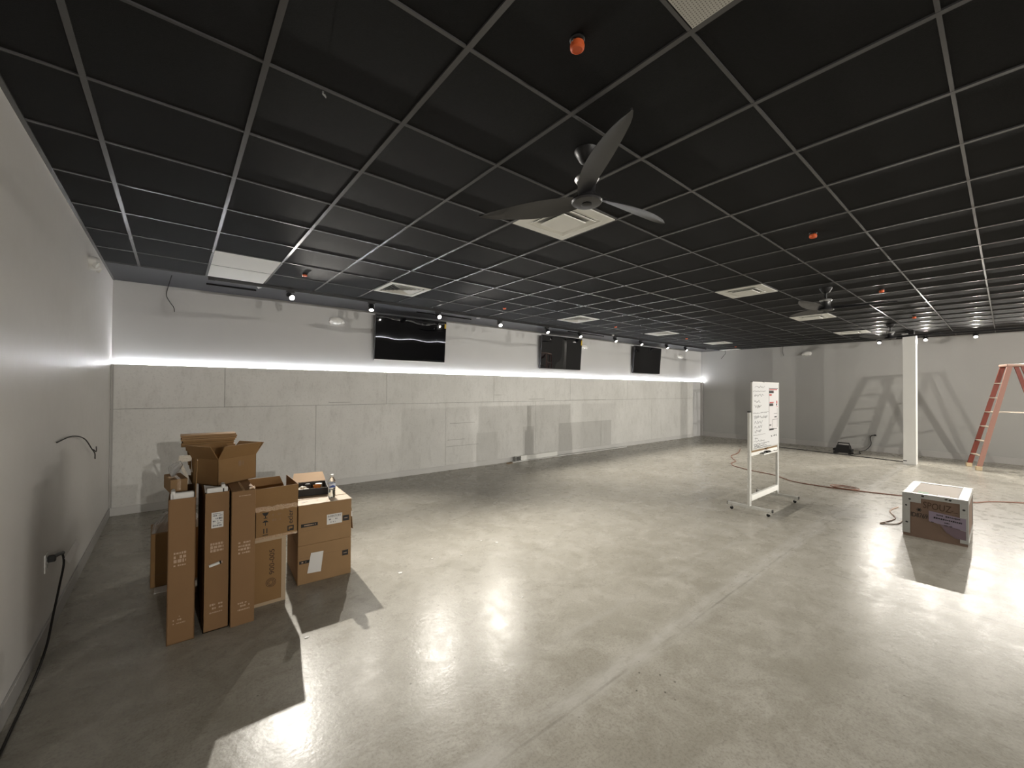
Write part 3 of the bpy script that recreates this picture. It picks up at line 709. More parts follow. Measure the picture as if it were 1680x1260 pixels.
MB().prism([(0.10, 0.005, 0.927), (0.139, 0.005, 0.932), (0.139, 0.06, 0.94), (0.125, 0.05, 0.929)], (0, 0, 0.001)).build('torn_tape', CTAPE, t)
printing('printing', PRINT, t, -0.0004, 0.041, 0.110, [(0.890, 0.007, .05)], seed=63)
printing('printing', PRINT, t, -0.0004, 0.041, 0.110, [(0.566, 0.018, .05), (0.542, 0.018, .05), (0.520, 0.018, .05), (0.495, 0.013, .02)], seed=83)
printing('printing', PRINT, t, -0.0004, 0.041, 0.110, [(0.150, 0.012, .5), (0.130, 0.014, .35), (0.104, 0.011, .02)], seed=53)

# flat carton standing under the open printed box
t = thing('flat_carton', 'flat cardboard carton with pale taped edges standing under the open printed box', 'box', (0.472, 3.57, 0))
MB().box((0, 0, 0), (0.206, 0.46, 0.503), bev=0.002).build('body', CARD, t)
mb = MB(); mb.box((0.178, -0.0012, 0.0), (0.2072, -0.0002, 0.504)); mb.box((0.0, -0.0012, 0.478), (0.178, -0.0002, 0.504)); mb.box((0.0, -0.0012, 0.0), (0.178, -0.0002, 0.024)); mb.box((0.206, 0, 0), (0.2072, 0.04, 0.504)); mb.build('edge_tape', TAPE, t)['label'] = 'pale edge tape'
text('printed_number', '900-005', 0.05, BRINK, t, front(0.113, -0.0006, 0.315, R(90)), fit=(0.19, 0.034))
mb = MB()
for k in range(3): mb.lathe([(0.034 - 0.009 * k, 0), (0.031 - 0.009 * k, 0), (0.031 - 0.009 * k, 0.0005), (0.034 - 0.009 * k, 0.0005)], seg=24, M=Matrix.Translation((0.108, -0.0008, 0.160)) @ FRONT)
mb.build('printed_emblem', BRINK, t)

# open printed box on the flat carton
t = thing('open_carton', 'open cardboard box with fragile marks and tape, on the flat carton', 'box', (0.470, 3.55, 0.5055))
open_box('body', (0, 0, 0), (0.286, 0.43, 0.238), CARD, parent=t)
def flap(nm, pts, d, m=CARD): return MB().prism(pts, d).build(nm, m, t)
flap('flap', [(0.0, 0.0, 0.239), (0.286, 0.0, 0.239), (0.286, -0.004, 0.381), (0.0, -0.004, 0.378)], (0, 0.004, 0))
flap('flap', [(0.282, 0.003, 0.239), (0.282, 0.43, 0.239), (0.286, 0.445, 0.378), (0.286, 0.002, 0.380)], (0.004, 0, 0))
flap('flap', [(0.0, 0.426, 0.239), (0.286, 0.426, 0.239), (0.235, 0.436, 0.375), (0.0, 0.436, 0.376)], (0, 0.004, 0))
flap('flap', [(0.0, 0.003, 0.239), (0.0, 0.43, 0.239), (-0.002, 0.40, 0.34), (-0.002, 0.03, 0.34)], (0.004, 0, 0))
mb = MB(); rd = random.Random(5)
pts = []; n = 16
for i in range(n + 1): pts.append((0.284 * i / n, -0.0012, 0.236 + rd.uniform(-0.004, 0.008)))
for i in range(n, -1, -1): pts.append((0.284 * i / n, -0.0012, 0.205 + rd.uniform(-0.006, 0.004)))
for i in range(n):
    mb.prism([pts[i], pts[i + 1], pts[2 * n - i], pts[2 * n + 1 - i]], (0, 0.0009, 0))
MB().box((-0.0005, -0.0014, -0.002), (0.283, -0.0003, 0.016)).build('tape', CTAPE, t)
mb.build('tape', CTAPE, t)['label'] = 'wrinkled shiny tape'
lt = text('lettering', 'ecler', 0.05, INK, t, front(0.234, -0.0006, 0.134, R(90)), fit=(0.105, 0.034))
mb = MB(); M = front(0.236, -0.0006, 0.046)
for q in ((-.022, -.020, .022, -.012), (-.022, .012, .022, .020), (-.022, -.012, -.014, .012), (.014, -.012, .022, .012), (-.006, -.012, .014, -.004)): mb.box((q[0], q[1], 0), (q[2], q[3], 0.0005), M)
mb.build('logo', INK, t)
mb = MB(); M = front(0.066, -0.0006, 0.11)
mb.prism([(-0.022, 0.085, 0), (0.022, 0.085, 0), (0.010, 0.062, 0), (-0.010, 0.062, 0)], (0, 0, .0005), M); mb.box((-.0025, 0.045, 0), (.0025, 0.063, .0005), M); mb.box((-.012, 0.041, 0), (.012, 0.046, .0005), M)
mb.prism([(-0.020, 0.012, 0), (0.020, 0.012, 0), (0.008, 0.026, 0), (-0.008, 0.026, 0)], (0, 0, .0005), M); mb.box((-.002, -0.012, 0), (.002, 0.012, .0005), M)
for sx in (-1, 1):
    mb.box((sx * .010 - .003, -0.07, 0), (sx * .010 + .003, -0.034, .0005), M)
mb.box((-.018, -0.085, 0), (.018, -0.080, .0005), M)
mb.build('handling_marks', INK, t)
mb = MB(); scribble(mb, front(0.14, -0.0005, 0.17), -0.03, 0.03, 0, 0.02, 9); scribble(mb, front(0.14, -0.0005, 0.13), -0.03, 0.03, 0, 0.02, 10); mb.build('printing', mat('faint_brown_print', (0.25, 0.15, 0.08), 0.7), t)

# stack of two equal cartons
def stack_box(z, h, label):
    t = thing('carton', label, 'box', (0.800, 3.742, z), R(-3.2), 'pair of stacked equal cartons')
    MB().box((0, 0, 0), (0.425, 0.575, h), bev=0.004).build('body', CARDL, t)
    return t
t = stack_box(0.0, 0.322, 'lower cardboard carton of the right stack with white paper taped on front')
MB().box((0.012, -0.0012, 0.172), (0.13, -0.0002, 0.197)).build('black_label', CARDK, t)['label'] = 'black printed strip'
Box('black_label', (0.350, -0.0012, 0.168), (0.400, -0.0002, 0.214), CARDK, t)['label'] = 'black printed square'
mb = MB(); scribble(mb, front(0.375, -0.0013, 0.19), -0.013, 0.013, 0, 0.008, 70); scribble(mb, front(0.045, -0.0013, 0.184), -0.02, 0.02, 0, 0.010, 71); mb.build('printing', PRINT, t)
o = MB().prism([(0.073, -0.0030, 0.085), (0.178, -0.0030, 0.078), (0.197, -0.0026, 0.247), (0.100, -0.0026, 0.250)], (0, 0.001, 0)).build('paper_sheet', PAPER, t); o['label'] = 'slanted white paper sheet'
Box('fold_line', (0.002, -0.0006, 0.2185), (0.423, 0.0002, 0.2205), mat('crease_brown', (0.24, 0.145, 0.075), 0.7), t)
MB().box((0.421, 0.008, 0.28), (0.432, 0.03, 0.302), bev=0.004).build('foam_bit', FOAM, t)
t = stack_box(0.3225, 0.333, 'upper cardboard carton of the right stack carrying a white inventory label')
Box('black_label', (0.022, -0.0012, 0.152), (0.150, -0.0002, 0.180), CARDK, t)['label'] = 'black printed strip'
Box('black_label', (0.352, -0.0012, 0.150), (0.406, -0.0002, 0.197), CARDK, t)['label'] = 'black printed square'
mb = MB(); scribble(mb, front(0.09, -0.0013, 0.166), -0.045, 0.045, 0, 0.010, 80, .05); scribble(mb, front(0.38, -0.0013, 0.174), -0.015, 0.015, 0, 0.007, 81, .1); mb.build('printing', PRINT, t)
o = Box('inventory_label', (0.222, -0.0012, 0.140), (0.346, -0.0002, 0.226), PAPER, t); o['label'] = 'white label headed INVENTORY'
text('label_heading', 'INVENTORY', 0.02, INK, o, front(0.284, -0.0014, 0.208), fit=(0.108, 0.018))
mb = MB(); scribble(mb, front(0.284, -0.0013, 0.182), -0.055, 0.045, 0, 0.012, 90, .3); scribble(mb, front(0.284, -0.0013, 0.158), -0.050, 0.010, 0, 0.010, 92, .7); mb.build('label_print', GREYINK, o)
Box('fold_line', (0.002, -0.0006, 0.118), (0.423, 0.0002, 0.1195), MATS['crease_brown'], t)
MB().prism([(0.0, 0.0, 0.3335), (0.425, 0.0, 0.3335), (0.425, 0.165, 0.336), (0.0, 0.165, 0.336)], (0, 0, 0.004)).build('top_flap', TAPE, t)
MB().prism([(0.0, 0.185, 0.336), (0.425, 0.185, 0.336), (0.425, 0.573, 0.3335), (0.0, 0.573, 0.3335)], (0, 0, 0.004)).build('top_flap', TAPE, t)
MB().prism([(0.425, 0.01, 0.25), (0.425, 0.20, 0.25), (0.440, 0.19, 0.05), (0.440, 0.02, 0.06)], (0.004, 0, 0)).build('side_flap', CARD, t)
MB().box((0.420, 0.000, 0.175), (0.434, 0.025, 0.225), bev=0.005).build('foam_bit', FOAM, t)
mb = MB(); scribble(mb, Matrix.Translation((0.12, 0.085, 0.3405)) @ Matrix.Rotation(R(4), 4, 'Z'), -0.08, 0.05, 0.01, 0.03, 95, .35); mb.build('top_print', mat('faded_grey_print', (0.40, 0.34, 0.28), 0.6), t)
ST = 0.6665  # top of the stack

# open tray with lid on the stack
t = thing('parts_tray', 'shallow open box with black sides and raised lid, full of small parts', 'box', (0.812, 4.035, ST), R(-11))
open_box('body', (0, 0, 0), (0.29, 0.30, 0.062), CARDK, parent=t)
MB().box((0.006, 0.006, 0.0055), (0.284, 0.294, 0.007)).build('liner', CARDL, t)
MB().prism([(0.0, 0.30, 0.063), (0.29, 0.30, 0.063), (0.275, 0.49, 0.115), (0.015, 0.49, 0.115)], (0, 0, 0.004)).build('lid', CARDL, t)
TR = Matrix.Translation((0.812, 4.035, ST)) @ Matrix.Rotation(R(-11), 4, 'Z')
def blob(name, c, r, m, seed, sq=(1, 1, 0.7), rough=0.25):
    bm = bmesh.new(); bmesh.ops.create_icosphere(bm, subdivisions=3, radius=1.0); rd = random.Random(seed)
    ph = [rd.uniform(0, 6) for _ in range(6)]
    for v in bm.verts:
        n = v.co.copy()
        k = 1 + rough * (math.sin(4 * n.x + ph[0]) * math.cos(5 * n.y + ph[1]) + 0.6 * math.sin(9 * n.z + ph[2]) * math.sin(8 * n.x + ph[3]))
        v.co = Vector((n.x * sq[0], n.y * sq[1], n.z * sq[2])) * r * k
    mb = MB(); mb.bm.free(); mb.bm = bm
    o = mb.build(name, m, None, True); o.location = c; return o
for i, (x, y, r_) in enumerate(((0.05, 0.10, 0.030), (0.115, 0.09, 0.028), (0.085, 0.19, 0.028))):
    p = TR @ Vector((x, y, 0.030)); o = blob('foam_wad', p, r_, FOAM2, i + 1)
    tag(o, 'crumpled pale foam wad in the open parts tray', 'packing', 'foam wads in the parts tray')
p = TR @ Vector((0.205, 0.125, 0.0072))
o = MB().lathe([(0.0, 0.0), (0.026, 0.0), (0.034, 0.058), (0.031, 0.058), (0.024, 0.006), (0.0, 0.006)], p, 24).build('glass_jar', AMBER, None, True); tag(o, 'amber glass in the open parts tray', 'glass')
p = TR @ Vector((0.13, 0.235, 0.0072))
o = MB().lathe([(0.0, 0.0), (0.026, 0.0), (0.026, 0.045), (0.02, 0.052), (0.0, 0.052)], p, 16).build('black_fitting', BPLAS, None, True); tag(o, 'small black fitting at the back of the parts tray', 'fitting')
p = TR @ Vector((0.225, 0.215, 0.0072))
o = MB().lathe([(0.0, 0.0), (0.030, 0.0), (0.030, 0.05), (0.0, 0.05)], p, 20).build('tape_roll', WPLAS, None, True); tag(o, 'round white piece behind the amber glass in the parts tray', 'fitting')

# water bottle
t = thing('water_bottle', 'clear plastic water bottle with white cap standing on the right carton stack', 'bottle', (1.090, 3.838, ST))
MB().lathe([(0.0, 0.004), (0.018, 0.0), (0.029, 0.003), (0.031, 0.012), (0.030, 0.04), (0.0285, 0.048), (0.031, 0.058), (0.0285, 0.068), (0.031, 0.080), (0.031, 0.130), (0.028, 0.150), (0.018, 0.168), (0.0125, 0.178), (0.0125, 0.186), (0.0, 0.186)], seg=32).build('bottle_body', CLEAR, t, True)
MB().lathe([(0.0, 0.006), (0.026, 0.006), (0.0275, 0.02), (0.0275, 0.07), (0.0, 0.07)], seg=24).build('water', mat('water', (0.75, 0.80, 0.80), 0.02, trans=1.0, ior=1.33), t, True)
lb_ = MB().lathe([(0.0312, 0.090), (0.0316, 0.090), (0.0316, 0.126), (0.0312, 0.126)], seg=32).build('label_band', mat('white_blue_label', (0.70, 0.75, 0.85), 0.4), t, True)
mb = MB()
for k in range(-6, 7):
    a = R(-90 + 9 * k)
    h = 0.016 - 0.0022 * abs(k) if abs(k) < 5 else 0.004
    c, s_ = math.cos(a), math.sin(a)
    mb.box((0.0310, -0.0026, 0.093), (0.0322, 0.0026, 0.097 + max(0.002, h)), Matrix.Rotation(a, 4, 'Z'))
mb.build('label_mark', BLUE, lb_)
MB().lathe([(0.0, 0.186), (0.0155, 0.186), (0.0155, 0.200), (0.014, 0.203), (0.0, 0.203)], seg=24).build('cap', WPLAS, t, True)

# open carton with four flaps, turned, on the tall cartons
t = thing('open_carton', 'open cardboard box with four raised flaps turned at an angle atop the tall cartons', 'box', (0.247, 3.632, 0.9285), R(31.7))
Wd, Dd, Hh = 0.300, 0.275, 0.186
open_box('body', (0, 0, 0), (Wd, Dd, Hh), CARD, parent=t)
fl_, ou = 0.100, 0.062
MB().prism([(0, 0, Hh), (Wd, 0, Hh), (Wd - 0.004, -ou, Hh + fl_), (0.004, -ou, Hh + fl_)], (0, 0.005, 0)).build('flap', CARD, t)
MB().prism([(0, 0, Hh), (0, Dd, Hh), (-ou * .9, Dd - 0.004, Hh + fl_), (-ou * .9, 0.004, Hh + fl_)], (0.005, 0, 0)).build('flap', CARD, t)
MB().prism([(Wd - .005, 0, Hh), (Wd - .005, Dd, Hh), (Wd + ou * 1.1, Dd - 0.004, Hh + fl_ * .85), (Wd + ou * 1.1, 0.004, Hh + fl_ * .85)], (0.005, 0, 0)).build('flap', CARDL, t)
MB().prism([(0, Dd - .005, Hh), (Wd, Dd - .005, Hh), (Wd - 0.004, Dd + ou, Hh + fl_ * .8), (0.004, Dd + ou, Hh + fl_ * .8)], (0, 0.005, 0)).build('flap', CARD, t)
mb = MB(); scribble(mb, front(0.155, -0.0006, 0.135), -0.04, 0.04, 0, 0.05, 41, .3); mb.build('printing', mat('ghost_print', (0.25, 0.155, 0.085), 0.7), t)

# stack of flattened cartons behind it
zz = 0.9290
for k in range(7):
    h = 0.048 if k < 6 else 0.044
    x0 = 0.108 - 0.008 * k - (0.02 if k >= 5 else 0); x1 = 0.40 - 0.012 * (k % 2)
    y0 = 4.115 - 0.006 * (k % 3) - (0.02 if k == 6 else 0); y1 = 4.26
    mb = MB()
    for q in range(3):
        hh = h / 3; dx = 0.006 * math.sin(k * 2.1 + q * 1.7)
        mb.box((x0 + dx, y0 + 0.004 * q, zz + hh * q + 0.0006), (x1 + dx, y1, zz + hh * (q + 1) - 0.0012))
    o = mb.build('flattened_carton', CARDL if k == 6 else CARD)
    tag(o, ['flattened cardboard carton at the bottom of the pile behind the turned box', 'flattened cardboard carton second from the bottom of its pile', 'flattened cardboard carton third from the bottom of its pile', 'flattened cardboard carton in the middle of its pile', 'flattened cardboard carton third from the top of its pile', 'flattened cardboard carton second from the top of its pile', 'flattened cardboard carton topmost of the pile behind the turned box'][k], 'box', 'flattened cartons piled behind the turned box')
    zz += h
# odds and ends on the left tall carton
t = thing('small_carton', 'small brown carton resting on top of the left tall carton', 'box', (-0.012, 3.545, 0.9235), R(8))
MB().box((0.0, 0.03, 0.0), (0.092, 0.30, 0.092), bev=0.003).build('body', CARDL, t)
MB().box((0.036, 0.0285, 0.02), (0.056, 0.0300, 0.092)).box((0.036, 0.0300, 0.0921), (0.056, 0.30, 0.0929)).build('tape', CTAPE, t)
mb = MB()
mb.prism([(0.0, 0, 0.0), (0.088, 0, 0.004), (0.086, 0, 0.046), (0.004, 0, 0.048)], (0, 0.04, 0))
mb.prism([(0.0, 0, 0.01), (0.024, 0, -0.01), (0.082, 0, -0.165), (0.056, 0, -0.165)], (0, 0.036, 0))
mb.prism([(0.076, 0, 0.005), (0.086, 0, 0.005), (0.084, 0, -0.08), (0.076, 0, -0.08)], (0, 0.034, 0))
o = mb.build('foam_packing', FOAM2)
o.location = (0.024, 3.868, 1.088); o.rotation_euler = (R(-8), 0, 0); tag(o, 'white foam corner frame leaning on top of the left tall carton', 'foam packing')
bm = bmesh.new(); bmesh.ops.create_icosphere(bm, subdivisions=4, radius=1.0); rd = random.Random(12)
dirs = [(Vector((rd.uniform(-1, 1), rd.uniform(-1, 1), rd.uniform(-1, 1))).normalized(), rd.uniform(.55, .95)) for _ in range(34)]
for v in bm.verts:
    n = v.co.normalized(); k = 1.25
    for d, h in dirs:
        c_ = n.dot(d)
        if c_ > 0.05: k = min(k, h / c_)
    v.co = Vector((n.x * k * 0.046, n.y * k * 0.075, n.z * k * 0.062))
mb = MB(); mb.bm.free(); mb.bm = bm
o = mb.build('plastic_bag', FILM); o.location = (0.002, 3.66, 1.073); tag(o, 'clear crinkled plastic bag on the small brown carton', 'bag')
# dim carton behind the row with plastic
t = thing('low_carton', 'low dark cardboard carton on the floor behind the left tall carton', 'box', (-0.137, 4.435, 0), R(2))
MB().box((0, 0, 0), (0.36, 0.34, 0.435), bev=0.004).build('body', CARD, t)
MB().box((0.0, -0.001, 0.10), (0.36, 0.0, 0.104)).build('fold_line', MATS['crease_brown'], t)
mb = MB(); bm = mb.bm; N = 14; rd = random.Random(8); gr = []
for i in range(N + 1):
    row = []
    for k in range(N + 1):
        u, v = i / N, k / N
        z = 0.44 + 0.16 * math.sin(math.pi * u) ** 0.7 * math.sin(math.pi * v) ** 0.5 + rd.uniform(-.012, .012) * (0 if (i in (0, N) or k in (0, N)) else 1)
        row.append(bm.verts.new((-0.135 + 0.33 * u, 4.445 + 0.28 * v, max(0.4395, z))))
    gr.append(row)
for i in range(N):
    for k in range(N): bm.faces.new((gr[i][k], gr[i + 1][k], gr[i + 1][k + 1], gr[i][k + 1]))
o = mb.build('plastic_sheet', FILM); tag(o, 'crumpled clear plastic sheet on the low dark carton', 'plastic sheet')
o = Box('cardboard_scrap', (-0.11, 4.30, 0.0), (0.02, 4.42, 0.006), PAPER); tag(o, 'pale flat scrap on the floor before the low dark carton', 'scrap')

# ================================================================== ROLLING WHITEBOARD
t = thing('rolling_whiteboard', 'white rolling whiteboard on casters covered in handwriting and a taped drawing', 'whiteboard', (6.475, 2.2, 0))
def wbx(n, lo, hi, m, bev=0.002): return MB().box(lo, hi, None, bev).build(n, m, t)
xL, xR = -0.515, 0.53
for x in (xL, xR):
    wbx('post', (x - 0.03, -0.014, 0.085), (x + 0.03, 0.014, 1.345), ALU)
    MB().box((x - 0.032, -0.016, 1.345), (x + 0.032, 0.016, 1.36), bev=0.002).build('post_cap', BPLAS, t)['label'] = 'black end cap' if x < 0 else 'end cap'
    ft = wbx('foot', (x - 0.022, -0.275, 0.062), (x + 0.022, 0.275, 0.098), ALU)
    for y in (-0.25, 0.25):
        s_ = 1 if y > 0 else -1
        MB().box((x - 0.023, y + s_ * .025 - 0.003, 0.061), (x + 0.023, y + s_ * .025 + 0.004, 0.099)).build('end_cap', BPLAS, ft)
        yy = y - s_ * 0.02
        cs = MB().tube([(x, yy, 0.064), (x, yy, 0.045)], 0.007, 8).box((x - 0.012, yy - 0.01, 0.036), (x + 0.012, yy + 0.01, 0.046)).build('caster', ALU, t)
        MB().lathe([(0.0, -0.007), (0.021, -0.007), (0.0215, 0.0), (0.021, 0.007), (0.0, 0.007)], seg=16, M=Matrix.Translation((x, yy - s_ * .004, 0.0218)) @ Matrix.Rotation(R(90), 4, 'Y')).build('wheel', BPLAS, cs)
bx0, bx1, bz0, bz1 = -0.485, 0.50, 0.845, 1.745
BY = -0.020
bd = wbx('board', (bx0, BY - 0.006, bz0), (bx1, BY + 0.006, bz1), WBOARD, 0.001)
mb = MB(); e = 0.014
for lo, hi in (((bx0 - e, BY - 0.010, bz0 - e), (bx1 + e, BY + 0.010, bz0)), ((bx0 - e, BY - 0.010, bz1), (bx1 + e, BY + 0.010, bz1 + e)), ((bx0 - e, BY - 0.010, bz0), (bx0, BY + 0.010, bz1)), ((bx1, BY - 0.010, bz0), (bx1 + e, BY + 0.010, bz1))): mb.box(lo, hi)
mb.build('frame', ALU, t)
mb = MB()
for x in (bx0 - 0.006, bx0 + 0.40): mb.box((x - 0.008, BY - 0.011, bz1 + 0.004), (x + 0.008, BY + 0.011, bz1 + 0.02))
mb.build('frame_clip', BPLAS, t)
# handwriting
mb = MB(); yF = BY - 0.0062; MW = front(0, yF, 0)
ln = [(-.40, -.05, 1.69, .03), (-.46, .0, 1.63, .012), (-.42, -.08, 1.575, .05), (-.42, -.20, 1.49, .04), (-.42, -.17, 1.42, .05), (-.46, .10, 1.33, .02), (-.43, .05, 1.275, .05), (-.42, -.12, 1.20, .05), (-.42, -.15, 1.14, .04), (-.42, -.17, 1.08, .05), (-.45, -.02, 1.03, .008), (-.40, -.30, .985, .03), (-.44, -.05, .945, .03)]
for i, (a, b, z, h) in enumerate(ln): wave(mb, MW, a, b, z, h, 100 + i, 0.0024)
mb.build('handwriting', GREYINK, bd)
mb = MB()
for i, (a, b, z, h) in enumerate([(-.44, .12, .905, .02), (-.42, -.05, .885, .03), (-.43, .02, .868, .02), (-.45, .20, .852, .012)]): wave(mb, MW, a, b, z + .0, h * .8, 130 + i, 0.0026)
for i, x in enumerate((.20, .30, .35, .40)): wave(mb, MW, x, x + .035, .985, .03, 140 + i, 0.003, 4)
mb.build('handwriting', INK, bd)
dw = Box('taped_drawing', (0.115, yF - 0.001, 1.06), (0.475, yF - 0.0002, 1.68), mat('drawing_paper', (0.66, 0.64, 0.64), 0.5), bd)
def dr(n, m, qs):
    mb = MB()
    for (x0, z0, x1, z1) in qs: mb.box((x0, yF - 0.0018, z0), (x1, yF - 0.0011, z1))
    return mb
b_ = dr('x', INK, [(0.118, 1.60, 0.30, 1.64), (0.13, 1.415, 0.28, 1.455), (0.40, 1.42, 0.44, 1.445), (0.118, 1.06, 0.122, 1.68), (0.13, 1.065, 0.30, 1.09), (0.30, 1.075, 0.44, 1.082), (0.25, 1.10, 0.255, 1.22), (0.25, 1.215, 0.46, 1.22), (0.33, 1.245, 0.42, 1.262), (0.13, 1.135, 0.20, 1.15), (0.44, 1.10, 0.445, 1.38), (0.31, 1.30, 0.45, 1.305)])
b_.box((0.118, yF - .0018, 1.665), (0.475, yF - .0011, 1.675)); b_.build('tag', INK, t).name = 'drawing_lines'
o = bpy.data.objects['drawing_lines']; o.parent = bd
mb = dr('x', REDINK, [(0.13, 1.565, 0.22, 1.59), (0.13, 1.648, 0.44, 1.660), (0.14, 1.460, 0.30, 1.475), (0.41, 1.45, 0.45, 1.49), (0.25, 1.61, 0.28, 1.63), (0.42, 1.40, 0.455, 1.41)]); o = mb.build('drawing_marks', REDINK, bd)
# eraser ledge, tray, crossbar
wbx('lower_rail', (xL + 0.03, -0.012, 0.755), (xR - 0.03, 0.012, 0.800), WHITE)
tr = MB(); tr.prism([(-0.23, -0.012, 0.752), (0.30, -0.012, 0.752), (0.30, -0.075, 0.758), (-0.23, -0.075, 0.758)], (0, 0, 0.004)).box((-0.23, -0.079, 0.754), (0.30, -0.075, 0.772)).build('marker_tray', WHITE, t)
wbx('crossbar', (xL + 0.03, -0.022, 0.155), (xR - 0.03, 0.022, 0.230), WHITE, 0.008)
wbx('support_rail', (xL + 0.03, -0.006, 0.800), (xR - 0.03, 0.010, 0.828), TAN)
wbx('clamp', (0.02, -0.030, 0.800), (0.085, -0.012, 0.840), TAN, 0.004)
def marker(x, y, rz, label):
    t = thing('board_marker', label, 'marker', (6.475 + x, 2.2 + y, 0.771), rz, 'markers on the whiteboard tray')
    MB().tube([(-0.05, 0, 0), (0.03, 0, 0)], 0.008, 10).build('barrel', BPLAS if 'black' in label else WPLAS, t, True)
    MB().tube([(0.03, 0, 0), (0.065, 0, 0)], 0.009, 10).build('cap', BPLAS, t, True)
marker(-0.14, -0.050, R(4), 'black marker at the left end of the whiteboard tray')
marker(0.16, -0.055, R(-3), 'white marker at the right end of the whiteboard tray')
t = thing('board_eraser', 'black felt eraser in the middle of the whiteboard tray', 'eraser', (6.475 + 0.02, 2.2 - 0.045, 0.7625))
Box('pad', (-0.06, -0.02, 0.0), (0.06, 0.02, 0.012), BPLAS, t); Box('handle', (-0.055, -0.016, 0.012), (0.055, 0.016, 0.026), BPLAS, t, bev=0.004)

# ================================================================== ROAD CRATE
t = thing('shipping_crate', 'plywood shipping crate with white taped edges and marker writing on front', 'crate', (6.465, 0.765, 0), R(-90.0))
# local x along the front face (left to right as seen), local y into the crate
CW, CD, CH_ = 0.505, 0.90, 0.488
MB().box((0.004, 0.004, 0.0), (CW - 0.004, CD - 0.004, CH_ - 0.004)).build('body', PLY, t)
mb = MB(); mb.box((0.075, 0.07, CH_ - 0.004), (CW - 0.075, CD - 0.09, CH_ - 0.0015)); mb.build('top_panel', PLYT, t)
ew = 0.046
mb = MB()
mb.box((0, -0.002, 0.035), (0.062, 0.004, CH_)); mb.box((CW - 0.060, -0.002, 0.03), (CW, 0.004, CH_)); mb.box((0.062, -0.002, CH_ - ew), (CW - 0.060, 0.004, CH_)); mb.box((0.062, -0.0018, CH_ - 0.10), (0.150, 0.003, CH_ - ew))
mb.build('front_edging', TRIMW, t)['label'] = 'white taped edging of the front'
mb = MB()
mb.box((0, -0.002, CH_ - 0.004), (0.075, CD, CH_ + 0.002), bev=0.002); mb.box((CW - 0.075, -0.002, CH_ - 0.004), (CW, CD, CH_ + 0.002), bev=0.002); mb.box((0.075, -0.002, CH_ - 0.004), (CW - 0.075, 0.070, CH_ + 0.002), bev=0.002); mb.box((0.075, CD - 0.09, CH_ - 0.004), (CW - 0.075, CD, CH_ + 0.002), bev=0.002)
mb.build('top_edging', TRIMW, t)['label'] = 'white taped edging of the top'
mb = MB()
for x in (-0.002, CW - 0.004):
    mb.box((x, 0, 0.02), (x + 0.006, 0.06, CH_)); mb.box((x, CD - 0.06, 0.02), (x + 0.006, CD, CH_)); mb.box((x, 0.06, CH_ - 0.06), (x + 0.006, CD - 0.06, CH_)); mb.box((x, 0.06, 0.02), (x + 0.006, CD - 0.06, 0.07))
mb.build('side_edging', TRIMW, t)
mb = MB(); rd = random.Random(3)
for (x, z) in ((0.030, 0.345), (0.035, 0.155), (CW - 0.030, 0.385), (CW - 0.030, 0.195), (0.165, CH_ - 0.018), (0.345, CH_ - 0.018), (0.375, CH_ - 0.020), (0.06, 0.42)):
    mb.prism([(x + 0.016 * math.cos(q) * rd.uniform(.5, 1), -0.0028, z + 0.012 * math.sin(q) * rd.uniform(.6, 1)) for q in [k * 1.0472 for k in range(6)]], (0, 0.0012, 0))
mb.build('corner_stain', INK, t)['label'] = 'black scuffs'
text('handwriting', 'SPOUZ', 0.1, BRINK, t, front(0.275, 0.0034, 0.372, R(-3)), fit=(0.215, 0.072), depth=0.0008)
mb = MB(); mb.tube([(0.355, 0.0032, 0.340), (0.40, 0.0032, 0.337), (0.43, 0.0032, 0.338)], 0.002, 5); mb.tube([(0.375, 0.0032, 0.353), (0.40, 0.0032, 0.358), (0.385, 0.0032, 0.348)], 0.002, 5); mb.build('handwriting', BRINK, t)
text('handwriting', 'ID8769', 0.1, INK, t, front(0.136, 0.0034, 0.250, R(-2)), fit=(0.132, 0.050), depth=0.0008)
mb = MB()
for a in (0, 60, 120): mb.box((-0.022, -0.004, 0), (0.022, 0.004, 0.0008), front(0.135, 0.0036, 0.312, R(a)))
mb.build('star_mark', INK, t)
lb_ = MB().prism([(0.212, -0.0036, 0.205), (CW - 0.016, -0.0036, 0.165), (CW - 0.016, -0.0036, 0.292), (0.212, -0.0036, 0.322)], (0, 0.0012, 0)).build('lilac_sheet', PURPLE, t); lb_['label'] = 'lilac paper with black printed lines'
mb2 = MB().prism([(0.41, -0.0034, 0.070), (CW - 0.016, -0.0034, 0.068), (CW - 0.016, -0.0034, 0.160), (0.30, -0.0034, 0.190), (0.34, -0.0034, 0.120)], (0, 0.0010, 0)); mb2.build('lilac_tape', mat('faded_lilac', (0.125, 0.088, 0.105), 0.5), t)
mb = MB()
for i, (x0, x1, z, h) in enumerate(((0.27, 0.45, 0.283, 0.016), (0.25, 0.46, 0.248, 0.018), (0.33, 0.37, 0.215, 0.014), (0.22, 0.25, 0.203, 0.010))): scribble(mb, front((x0 + x1) / 2, -0.0038, z, R(-4)), -(x1 - x0) / 2, (x1 - x0) / 2, 0, h, 150 + i, .08)
scribble(mb, front(0.36, -0.0038, 0.188, R(-4)), -0.03, 0.03, 0, .010, 160, .2)
mb.build('sheet_print', INK, lb_)
o = Box('label_strip', (0.115, 0.085, CH_ - 0.0014), (0.20, 0.19, CH_ - 0.0006), GREEN, t); o['label'] = 'pale green strip'
o = Box('label_strip', (0.275, 0.080, CH_ - 0.0014), (0.365, 0.15, CH_ - 0.0006), PINK, t); o['label'] = 'pale pink strip'

